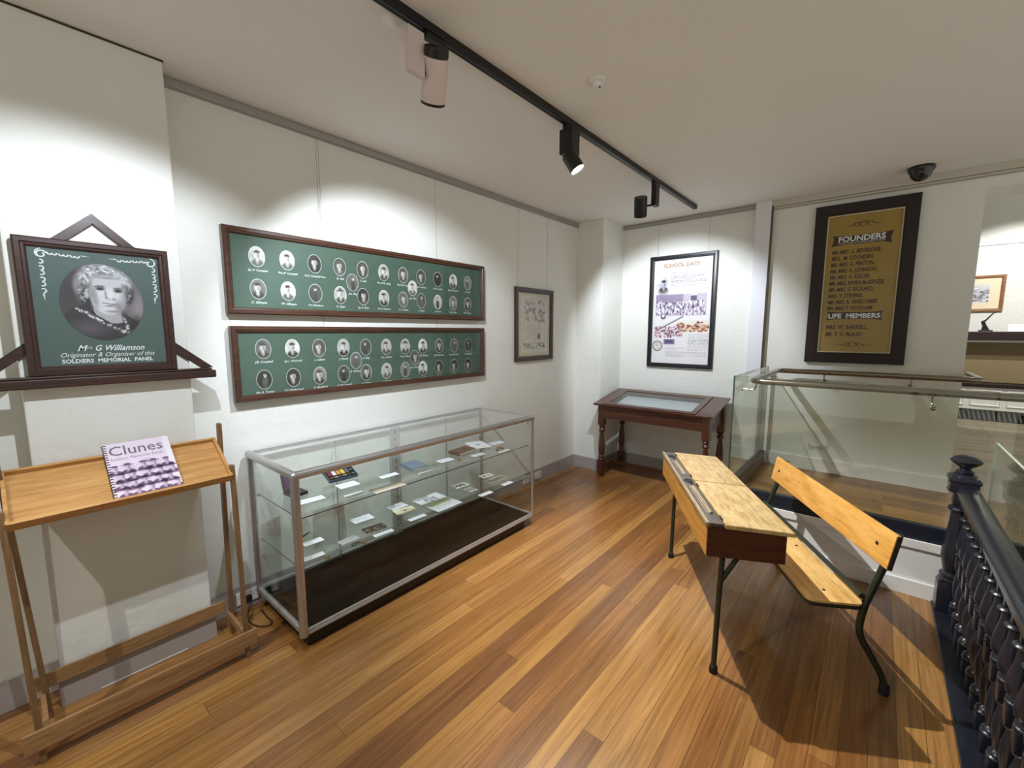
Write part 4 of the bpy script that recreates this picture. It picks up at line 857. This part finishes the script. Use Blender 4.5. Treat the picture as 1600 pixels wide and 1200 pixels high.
bm = BM(); pbox(bm, TT, a0+.05, a1-.05, .07, dl-.085, .001, .004); obj('glass_pane', bm, M_glass, lid)
for aa in (a0+.16, a1-.16):
    bm = BM(); pbox(bm, TT, aa-.035, aa+.035, dl-.042, dl-.020, .008, .012, .001); obj('hinge', bm, M_brass, lid)
bm = BM(); pbox(bm, TT, a0+.05, a1-.05, .07, dl-.085, -.062, -.055); obj('display_bed', bm, mat('pale_bed', rgb(168, 176, 180), .5), t)
bm = BM(); prism(bm, [(TX0+.05, TY0+.03, .80), (TX0+.05, TY0+.03, .665), (TX0+.05, TY1-.03, .665), (TX0+.05, TY1-.03, .905)], (.02, 0, 0)); obj('end_apron', bm, M_mah, t)
bm = BM(); prism(bm, [(TX1-.07, TY0+.03, .80), (TX1-.07, TY0+.03, .665), (TX1-.07, TY1-.03, .665), (TX1-.07, TY1-.03, .905)], (.02, 0, 0)); obj('end_apron', bm, M_mah, t)
obj('front_apron', bx(TX0+.06, TX1-.06, TY0+.028, TY0+.048, .665, .80, bev=.002), M_mah, t); obj('back_apron', bx(TX0+.06, TX1-.06, TY1-.048, TY1-.028, .665, .895, bev=.002), M_mah, t)
def turned_leg(x, y, ztop):
    bm = BM(); s_ = .034
    box(bm, x-s_, x+s_, y-s_, y+s_, .58, ztop, .004)
    lathe(bm, [(.018, .58), (.026, .575), (.034, .565), (.026, .552), (.020, .545), (.030, .535), (.035, .522), (.030, .508), (.020, .500), (.019, .49), (.026, .44), (.034, .36), (.036, .30), (.030, .255), (.022, .24), (.030, .232), (.032, .222), (.022, .212), (.032, .20), (.034, .190), (.026, .182)], (x, y, 0), 20)
    box(bm, x-s_-.002, x+s_+.002, y-s_-.002, y+s_+.002, .06, .182, .004)
    lathe(bm, [(.022, .0), (.028, .006), (.036, .04), (.034, .06)], (x, y, 0), 20)
    o = obj('leg', bm, M_mahleg, t, smooth=True)
for x, y, zt in ((-2.262, TY0+.06, .80), (-1.172, TY0+.06, .80), (-2.262, TY1-.06, .89), (-1.172, TY1-.06, .89)): turned_leg(x, y, zt)
for x in (-2.262, -1.172): obj('end_stretcher', bx(x-.016, x+.016, TY0+.10, TY1-.10, .085, .135, bev=.003), M_mah, t)
obj('long_stretcher', bx(-2.245, -1.19, 4.435, 4.470, .09, .13, bev=.003), M_mah, t)

# ------------------------------------------------------------------ old double school desk with bench
O = Vector((-.479, 2.036, 0)); ANG = math.atan2(.8627, -.5058)
t = thing('school_desk', 'old double school desk with scratched lids and attached bench on green tube legs', 'school desk', tuple(O), ANG)
def L(u, v, z): return (u, -v, z)          # u along the desk, v towards the bench
def lo(name, bm, m, **k): return obj(name, bm, m, t, world=False, **k)
U0, U1 = -.055, 1.085
def lprism(uv_z, u0, u1, bev=.002):         # polygon in (v,z) swept along u
    return prism(BM(), [L(u0, v, z) for v, z in uv_z], (u1-u0, 0, 0), bev=bev)
lo('front_board', lprism([(-.077, .745), (-.077, .603), (-.060, .603), (-.060, .745)], U0, U1), M_deskside)
lo('rear_board', lprism([(.232, .722), (.232, .592), (.249, .592), (.249, .722)], U0, U1), M_deskend)
for uu in (U0, U1-.018): lo('end_board', lprism([(-.0762, .7445), (-.0762, .6035), (.2482, .5925), (.2482, .7215)], uu-.0005, uu+.0175), M_deskend)
lo('box_bottom', lprism([(-.07, .610), (-.07, .600), (.245, .592), (.245, .602)], U0+.01, U1-.01), M_deskend)
lo('centre_divider', lprism([(-.06, .742), (-.06, .605), (.235, .598), (.235, .722)], .507, .525), M_deskend)
tr = lo('pen_tray', lprism([(-.082, .762), (-.082, .745), (-.008, .745), (-.008, .758)], U0-.004, U1+.004), M_tray)
bm = BM(); prism(bm, [L(U0-.005, -.0835, .7635), L(U0-.005, -.0835, .744), L(U0-.005, -.070, .744), L(U0-.005, -.070, .7635)], (U1-U0+.01, 0, 0), bev=.002); lo('tray_edge', bm, M_groove)
for ua, ub in ((.615, .885), (.055, .42)):
    bm = BM(); prism(bm, smooth_path([L(ua, -.052, .7605), L(ub, -.052, .7605), L(ub, -.026, .7598), L(ua, -.026, .7598)], .01), (0, 0, .0016)); lo('pen_groove', bm, M_groove)
    bm = BM(); tube(bm, [L(ua+.01, -.046, .7625), L(ub-.01, -.046, .7625)], .0022, 6); lo('groove_moulding', bm, M_tray)
for uu in (.985, .50):
    bm = BM(); lathe(bm, [(.030, 0), (.030, .003), (.026, .0045), (.022, .003), (.004, .003)], L(uu, -.040, .7600), 24, Matrix.Diagonal((1, .78, 1, 1))); lo('inkwell_cover', bm, M_slot, smooth=True)
for uu in (.93, .45, .055):
    bm = BM(); lathe(bm, [(.006, 0), (.006, .004), (.003, .006)], L(uu, -.032, .7605), 12); lo('screw', bm, M_slot)
for u0, u1 in ((U0-.012, .513), (.519, U1+.012)):
    ld = lo('desk_lid', prism(BM(), [L(u0, -.003, .741), L(u0, .278, .724), L(u0, .280, .736), L(u0, .274, .742), L(u0, -.003, .760)], (u1-u0, 0, 0), bev=.002), M_lid)
    for uu in (u0+.075, u1-.075):
        bm = BM(); tube(bm, [L(uu-.02, -.004, .7615), L(uu+.02, -.004, .7615)], .003, 8); obj('hinge', bm, M_slot, ld, world=False)
# frames
rt_ = .0125
for uu in (0., 1.062):
    up = smooth_path([L(uu, .0, .012), L(uu, .004, .35), L(uu, .008, .50), L(uu, .010, .60)], .06)
    bm = BM(); tube(bm, up, rt_, 12); lo('front_leg', bm, M_tube, smooth=True)
    bm = BM(); lathe(bm, [(.018, 0), (.019, .01), (.017, .035), (.013, .038)], L(uu, 0, 0), 16); lo('foot_cap', bm, M_rubber, smooth=True)
    bm = BM(); tube(bm, [L(uu, .006, .455), L(uu, .085, .60)], rt_*.9, 12); lo('brace', bm, M_tube, smooth=True)
    pts = smooth_path([L(uu, .712, .012), L(uu, .704, .075), L(uu, .655, .16), L(uu, .586, .28), L(uu, .598, .40), L(uu, .706, .745)], .05)
    bm = BM(); tube(bm, pts, rt_*1.15, 14); lo('rear_leg', bm, M_tube, smooth=True)
    bm = BM(); lathe(bm, [(.020, 0), (.021, .012), (.018, .045), (.014, .05)], L(uu, .712, 0), 16); lo('foot_cap', bm, M_rubber, smooth=True)
    uo = .42 if uu == 0 else .78
    bm = BM(); tube(bm, smooth_path([L(uo, .236, .600), L(uo, .262, .54), L(uo, .345, .412), L(uo, .42, .405), L(uo, .57, .405)], .05), .009, 12); lo('side_bar', bm, M_tube, smooth=True)
bm = BM(); tube(bm, [L(0, .588, .4515), L(1.062, .588, .4515)], rt_*.95, 12); lo('seat_bar', bm, M_tube, smooth=True)
sp_ = smooth_path([(.3, .354, 0), (-.045, .354, 0), (-.045, .578, 0), (1.105, .578, 0), (1.105, .354, 0), (.3001, .354, 0)], .035, 6)
st = lo('bench_seat', prism(BM(), [L(p.x, p.y, .4285) for p in sp_[:-1]], (0, 0, .0095), bev=.0015), M_seat)
obj('seat_rim', prism(BM(), [L(p.x-(.0015 if p.x < .3 else -.0015), p.y-(.0015 if p.y < .45 else -.001), .412) for p in sp_[:-1]], (0, 0, .0165)), M_benchend, st, world=False, label='dark edge of the seat')  # darker rim under the lighter seat top
for uu, vv in ((.045, .46), (.47, .53), (1.0, .46)):
    bm = BM(); lathe(bm, [(.007, 0), (.007, .002), (.004, .004)], L(uu, vv, .4378), 12); obj('bolt_head', bm, M_slot, st, world=False)
bk_ = lo('backrest', prism(BM(), [L(-.06, .664, .613), L(-.06, .684, .608), L(-.06, .712, .766), L(-.06, .692, .771)], (1.195, 0, 0), bev=.004), M_bench) if False else None
# backrest board stands in front of the tubes
bk_ = lo('backrest', prism(BM(), [L(-.055, .636, .606), L(-.055, .656, .603), L(-.055, .684, .755), L(-.055, .664, .760)], (1.17, 0, 0), bev=.004), M_bench)
bm = BM(); prism(bm, [L(-.0565, .637, .608), L(-.0565, .655, .605), L(-.0565, .683, .753), L(-.0565, .665, .758)], (.002, 0, 0)); obj('end_grain', bm, M_benchend, bk_, world=False)
for uu in (.04, 1.03):
    bm = BM(); lathe(bm, [(.009, 0), (.009, .002), (.005, .005)], L(uu, .6495, .682), 12, aim_m((0, 1, -.1))); obj('bolt_head', bm, M_slot, bk_, world=False)

# ------------------------------------------------------------------ old balustrade
t = thing('stair_balustrade', 'dark painted old stair balustrade with turned balusters and finial-topped newel', 'balustrade', (.43, 2.0, 0))
BXc = .435
nw = BM(); nx, ny = .418, 3.385
box(nw, nx-.058, nx+.058, ny-.058, ny+.058, .012, .175, .006)
lathe(nw, [(.052, .175), (.056, .185), (.056, .20), (.046, .207), (.046, .215), (.055, .222), (.052, .232), (.040, .24), (.044, .27), (.056, .33), (.055, .38), (.046, .46), (.038, .55), (.036, .60), (.048, .606), (.052, .615), (.048, .626), (.036, .632), (.034, .70)], (nx, ny, 0), 24)
box(nw, nx-.036, nx+.036, ny-.036, ny+.036, .64, .72, .003)
lathe(nw, [(.062, .712), (.068, .72), (.064, .73)], (nx, ny, 0), 8, Matrix.Rotation(PI/8, 4, 'Z')); box(nw, nx-.058, nx+.058, ny-.058, ny+.058, .725, .805, .006); box(nw, nx-.064, nx+.064, ny-.064, ny+.064, .775, .795, .004)
obj('newel_post', nw, M_iron, t, smooth=True)
bm = BM(); lathe(bm, [(.050, .803), (.048, .815), (.034, .822), (.040, .830), (.030, .838), (.022, .845), (.026, .855), (.045, .868), (.060, .882), (.066, .892), (.060, .898), (.046, .912), (.025, .921), (.004, .924)], (nx, ny, 0), 24); obj('finial', bm, M_iron, t, smooth=True)
# moulded hand rail along Y
prof = [(-.042, .698), (-.042, .712), (-.047, .722), (-.045, .740), (-.033, .757), (-.013, .765), (.013, .765), (.033, .757), (.045, .740), (.047, .722), (.042, .712), (.042, .698)]
bm = BM(); prism(bm, [(BXc+x, -1.2, z) for x, z in prof], (0, ny-.05+1.2, 0)); obj('handrail', bm, M_iron, t, smooth=True)
bm = BM(); x, y = 0, 0
box(bm, -.024, .024, -.024, .024, .012, .078, .003)
lathe(bm, [(.020, .078), (.028, .084), (.028, .092), (.020, .098), (.026, .104), (.022, .112), (.014, .12), (.018, .15), (.024, .20), (.023, .235), (.016, .275), (.013, .292), (.021, .298), (.023, .304), (.018, .311)], (0, 0, 0), 18)
box(bm, -.024, .024, -.024, .024, .312, .380, .003)
lathe(bm, [(.020, .380), (.028, .386), (.028, .393), (.021, .398), (.027, .404), (.024, .412), (.020, .414), (.029, .424), (.032, .445), (.030, .475), (.024, .51), (.018, .54), (.015, .570), (.014, .580), (.026, .585), (.030, .592), (.025, .599), (.014, .604)], (0, 0, 0), 18)
box(bm, -.013, .013, -.013, .013, .600, .705, .002)
me = bpy.data.meshes.new('baluster'); bmesh.ops.recalc_face_normals(bm, faces=bm.faces[:]); bm.to_mesh(me); bm.free(); me.materials.append(M_iron)
me.polygons.foreach_set('use_smooth', [True]*len(me.polygons)); me.set_sharp_from_angle(angle=math.radians(38))
by = ny-.11
for i in range(30):
    o = bpy.data.objects.new('baluster', me); COL.objects.link(o); o.parent = t; o.location = (BXc-.43, by-i*.1235-2.0, 0)

# ------------------------------------------------------------------ glass barrier with steel handrail
t = thing('glass_barrier', 'frameless glass barrier in a dark base channel on the raised landing', 'glass barrier', (-.2, 3.47, .31))
ZG = 1.272
def gpan(x0, x1, y0, y1, z0, z1):
    o = obj('glass_panel', bx(x0, x1, y0, y1, z0, z1), M_glassg, t); return o
g1 = gpan(-.79, .515, 3.488, 3.500, .36, ZG); bm = BM(); box(bm, -.79, .515, 3.4885, 3.4995, ZG, ZG+.0015); obj('glass_edge', bm, M_edge, g1)
g2 = gpan(-.806, -.794, 3.50, 4.71, .36, ZG); bm = BM(); box(bm, -.8055, -.7945, 3.50, 4.71, ZG, ZG+.0015); box(bm, -.8055, -.7945, 3.4985, 3.50, .36, ZG); obj('glass_edge', bm, M_edge, g2)
g3 = gpan(.525, 2.4, 3.488, 3.500, .36, ZG)
bm = BM(); box(bm, -.79, .519, 3.47, 3.518, .312, .445, .003); obj('base_channel', bm, mat('channel_dark', rgb(24, 30, 44), .35), t)
bm = BM(); box(bm, -.825, -.775, 3.52, 4.745, .312, .445, .003); obj('base_channel', bm, MAT['channel_dark'], t)
bm = BM(); box(bm, .521, 2.4, 3.47, 3.518, .312, .445, .003); obj('base_channel', bm, MAT['channel_dark'], t)
bm = BM(); box(bm, -.812, -.788, 4.722, 4.745, .445, ZG, .002); obj('wall_channel', bm, M_alu2, t)
t = thing('steel_handrail', 'round stainless steel handrail looping around the landing inside the glass', 'handrail', (-.2, 3.6, 1.25))
pts = smooth_path([(2.4, 3.575, 1.238), (-.70, 3.575, 1.238), (-.70, 4.70, 1.238), (.60, 4.70, 1.238), (.60, 5.30, 1.238)], .09, 7)
bm = BM(); tube(bm, pts, .0225, 16); obj('rail_tube', bm, M_steel, t, smooth=True)
def bracket(p, d):
    bm = BM(); p = Vector(p); d = Vector(d); tube(bm, smooth_path([p+Vector((0, 0, -.022)), p+Vector((0, 0, -.085)), p+Vector((0, 0, -.085))+d], .03), .006, 8)
    lathe(bm, [(.015, 0), (.015, .005), (.010, .008)], p+Vector((0, 0, -.085))+d*.96, 16, aim_m(d)); return obj('rail_bracket', bm, M_steel, t, smooth=True)
bracket((-.70, 3.74, 1.238), (-.094, 0, 0)); bracket((-.70, 4.35, 1.238), (-.094, 0, 0)); bracket((.27, 3.575, 1.238), (0, -.075, 0)); bracket((-.35, 4.70, 1.238), (0, .11, 0)); bracket((.22, 4.70, 1.238), (0, .11, 0)); bracket((1.1, 3.575, 1.238), (0, .085, 0))
t = thing('stair_glass_screen', 'low greenish glass screen standing behind the old balustrade', 'glass screen', (.53, 1.5, .01))
g = obj('glass_panel', bx(.524, .536, -1.2, 3.44, .012, 1.0), M_glassg, t)
bm = BM(); box(bm, .5245, .5355, -1.2, 3.44, 1.0, 1.0015); box(bm, .5245, .5355, 3.44, 3.4415, .012, 1.0); obj('glass_edge', bm, mat('glass_edge_light', rgb(150, 172, 160), .1, coat=.5), g)

# ------------------------------------------------------------------ track lighting
TXc = -1.462
t = thing('lighting_track', 'long black ceiling lighting track', 'light track', (TXc, 2, H))
bm = BM(); box(bm, TXc-.018, TXc+.018, -1.2, 4.47, H-.034, H, .002); obj('track_body', bm, M_track, t)
bm = BM(); box(bm, TXc-.012, TXc-.008, -1.2, 4.46, H-.0355, H-.034); box(bm, TXc+.008, TXc+.012, -1.2, 4.46, H-.0355, H-.034); obj('track_groove', bm, mat('track_grey', rgb(52, 50, 50), .3, .5), t)
ZTk = H-.036
def spot(label, y, head, aim, mb, mh, boxd=(.045, .10, .15), hr=.043, hl=.14, bands=False, lit=True, off=(0, 0), name='track_spotlight'):
    t = thing(name, label, 'spotlight', (TXc, y, ZTk), 0, 'track spotlights')
    bm = BM(); box(bm, TXc-.016, TXc+.016, y-.05, y+.05, ZTk-.022, ZTk, .003); obj('track_adaptor', bm, M_track, t)
    bxx, byy = TXc+off[0], y+off[1]
    bm = BM(); box(bm, bxx-boxd[0]/2, bxx+boxd[0]/2, byy-boxd[1]/2, byy+boxd[1]/2, ZTk-.02-boxd[2], ZTk-.02, .003); obj('driver_box', bm, mb, t)
    h = Vector(head); d = (Vector(aim)-h).normalized(); M = aim_m(d)
    bm = BM(); e0, e1 = -hl/2, hl/2
    lathe(bm, [(hr*.6, e0), (hr*.97, e0+.004), (hr, e0+.012), (hr, e1), (hr*.93, e1), (hr*.9, e1-.012), (hr*.5, e1-.012)], h, 28, M); hd = obj('lamp_head', bm, mh, t, smooth=True)
    if bands:
        bm = BM(); lathe(bm, [(hr*1.01, e1-.008), (hr*1.01, e1+.002), (hr*.92, e1+.002)], h, 28, M); obj('black_band', bm, M_track, hd, smooth=True); bm = BM(); lathe(bm, [(hr*.7, e0-.03), (hr*.95, e0-.028), (hr*.98, e0+.0)], h, 28, M); obj('black_band', bm, M_track, hd, smooth=True)
    bm = BM(); lathe(bm, [(hr*.9, e1-.010), (hr*.9, e1-.008)], h, 24, M); obj('lens', bm, M_lens if lit else M_slot, hd)
    bm = BM(); tube(bm, [h, (bxx+(h.x-bxx)*.15, byy+(h.y-byy)*.15, max(h.z, ZTk-.02-boxd[2]+.01))], .009, 8); obj('pivot_arm', bm, M_track, t)
    return t
spot('white cylindrical track spotlight with white driver box, nearest the camera', 1.24, (TXc-.01, 1.245, 2.62), (-2.4, 1.80, 1.35), M_lampw, M_lampw, (.03, .075, .16), .050, .165, True, off=(0, -.10))
spot('lit black track spotlight in the middle of the track, aimed at the school desk', 2.24, (TXc+.055, 2.195, 2.555), (-.10, 2.75, .25), M_track, M_track, (.085, .085, .135), .043, .105)
spot('small black track spotlight at the far end, facing the School Days poster', 3.50, (TXc-.085, 3.42, 2.595), (TXc-.085-.25, 4.0, 2.0-.5), M_track, M_track, (.04, .07, .155), .050, .155)
spot('track spotlight above the portrait of the woman', .42, (TXc-.005, .35, 2.60), (-2.56, .30, 1.30), M_lampw, M_lampw, (.03, .075, .10), .050, .13, True, off=(0, .05))
t = thing('smoke_detector', 'small round white smoke detector alone on the open ceiling', 'smoke detector', (-1.143, 1.985, H))
bm = BM(); lathe(bm, [(.042, 0), (.042, -.008), (.036, -.014), (.022, -.016), (.020, -.030), (.014, -.036), (.004, -.037)], (-1.143, 1.985, H), 28); obj('detector_body', bm, M_white, t, smooth=True)
bm = BM(); lathe(bm, [(.0045, -.032), (.0045, -.0385)], (-1.128, 1.985, H), 10); obj('indicator', bm, M_slot, t)
t = thing('ceiling_sensor', 'small white ceiling sensor half hidden beside the lighting track', 'sensor', (-1.53, 1.10, H))
bm = BM(); lathe(bm, [(.045, 0), (.045, -.012), (.034, -.020), (.020, -.024), (.018, -.04), (.008, -.044)], (-1.535, 1.10, H), 24); obj('sensor_body', bm, M_white, t, smooth=True)
t = thing('dome_camera', 'black dome security camera on the ceiling above the founders board', 'security camera', (.13, 4.52, H))
bm = BM(); lathe(bm, [(.078, 0), (.080, -.012), (.074, -.03), (.066, -.042), (.055, -.07), (.035, -.092), (.012, -.100)], (.137, 4.53, H), 30); obj('camera_housing', bm, mat('camera_black', rgb(12, 13, 15), .3, coat=.2), t, smooth=True)
bm = BM(); q = (Vector((0, 0, 1.6))-Vector((.137, 4.53, 2.75))).normalized(); lathe(bm, [(.030, .045), (.030, .060), (.024, .062), (.020, .055)], Vector((.137, 4.53, 2.765)), 20, aim_m(q+Vector((0, 0, -.25)))); obj('lens_ring', bm, mat('lens_grey', rgb(70, 72, 76), .3, .5), t, smooth=True)

# ------------------------------------------------------------------ things in the far room
FAR = Plane((0, 9.6, 0), (1, 0, 0), (0, 0, 1))
t = thing('far_painting', 'gold framed landscape print on the brightly lit wall of the far room', 'picture', (1.0, 9.6, 1.9))
obj('frame', frame_bm(FAR, .62, 1.345, 1.895, 2.43, .045, .004, .03), wood('frame_gold_oak', rgb(156, 112, 70), rgb(104, 66, 38), .4, 0, 8), t)
bm = BM(); pbox(bm, FAR, .66, 1.305, 1.935, 2.39, .008, .014); obj('mount', bm, mat('cream_card', rgb(230, 214, 184), .7), t)
cv = Canvas(.44, .27, 130, (196, 198, 204)); cv.tone(cv.noise(6, .2, 2))
for i in range(70):
    rr = random.Random(i+900); cv.ell(rr.uniform(0, .44), rr.uniform(0, .22), .03, .012, rr.choice([(120, 118, 130), (226, 226, 230), (150, 148, 156), (90, 88, 100)]), .5, .7)
sheet('landscape_print', cv, FAR, .75, 2.03, .0155, t)
t = thing('far_counter', 'long dark counter shelf on the far room wall', 'counter', (1.5, 9.4, .31))
bm = BM(); box(bm, -.5, 3.6, 9.15, 9.598, 1.475, 1.60, .008); obj('counter_top', bm, M_ebony, t)
obj('pale_strip', bx(-.5, 3.6, 9.19, 9.598, 1.445, 1.475), M_basew, t)
obj('counter_front', bx(-.5, 3.6, 9.35, 9.58, .86, 1.445), mat('olive_panel', rgb(132, 116, 84), .6), t)
t = thing('radiator_cabinet', 'low panelled white cabinet with a black top and slatted vent in the far room', 'cabinet', (1.5, 8.8, .31))
obj('cabinet_top', bx(-.5, 3.6, 9.10, 9.34, .80, .85, bev=.004), M_ebony, t)
obj('cabinet_body', bx(-.5, 3.6, 9.13, 9.33, .475, .80), M_basew, t)
for k in range(7):
    xx = .72+k*.36
    obj('raised_panel', frame_bm(Plane((0, 9.13, 0), (1, 0, 0), (0, 0, 1)), xx, xx+.30, .53, .76, .02, 0, .012), M_basew, t)
obj('vent_backing', bx(-.5, 3.6, 9.17, 9.33, .31, .475), M_slot, t)
bm = BM()
for k in range(64): prism(bm, [(.2+k*.05, 9.168, .322), (.215+k*.05, 9.168, .322), (.18+k*.05, 9.168, .465), (.165+k*.05, 9.168, .465)], (0, -.012, 0))
obj('vent_slats', bm, mat('vent_grey', rgb(120, 124, 120), .5), t)
t = thing('embossing_press', 'black iron embossing press with raised lever on the far counter', 'press', (1.17, 9.35, 1.6))
y_ = 9.35
bm = BM(); box(bm, 1.10, 1.24, y_-.05, y_+.05, 1.601, 1.622, .005); obj('base', bm, M_track, t)
bm = BM(); prism(bm, [(1.125, y_-.02, 1.62), (1.21, y_-.02, 1.62), (1.19, y_-.02, 1.66), (1.165, y_-.02, 1.70), (1.155, y_-.02, 1.76), (1.12, y_-.02, 1.755), (1.118, y_-.02, 1.72), (1.14, y_-.02, 1.68)], (0, .04, 0), bev=.004); obj('press_body', bm, M_track, t)
bm = BM(); tube(bm, [(1.13, y_, 1.745), (1.16, y_, 1.76), (1.225, y_, 1.86), (1.255, y_, 1.875)], [.012, .012, .008, .007], 10); obj('lever', bm, M_track, t, smooth=True)
t = thing('sign_holder', 'white printed sign card standing on the far counter', 'sign', (1.55, 9.4, 1.6))
cv = Canvas(.30, .105, 110, (238, 238, 240)); cv.textlines(.03, .02, .27, .09, 4, (176, 178, 184), 6, .7); sheet('sign_card', cv, Plane((1.40, 9.40, 1.602), (1, 0, 0), (0, .25, 1)), 0, 0, 0, t, th=.003)
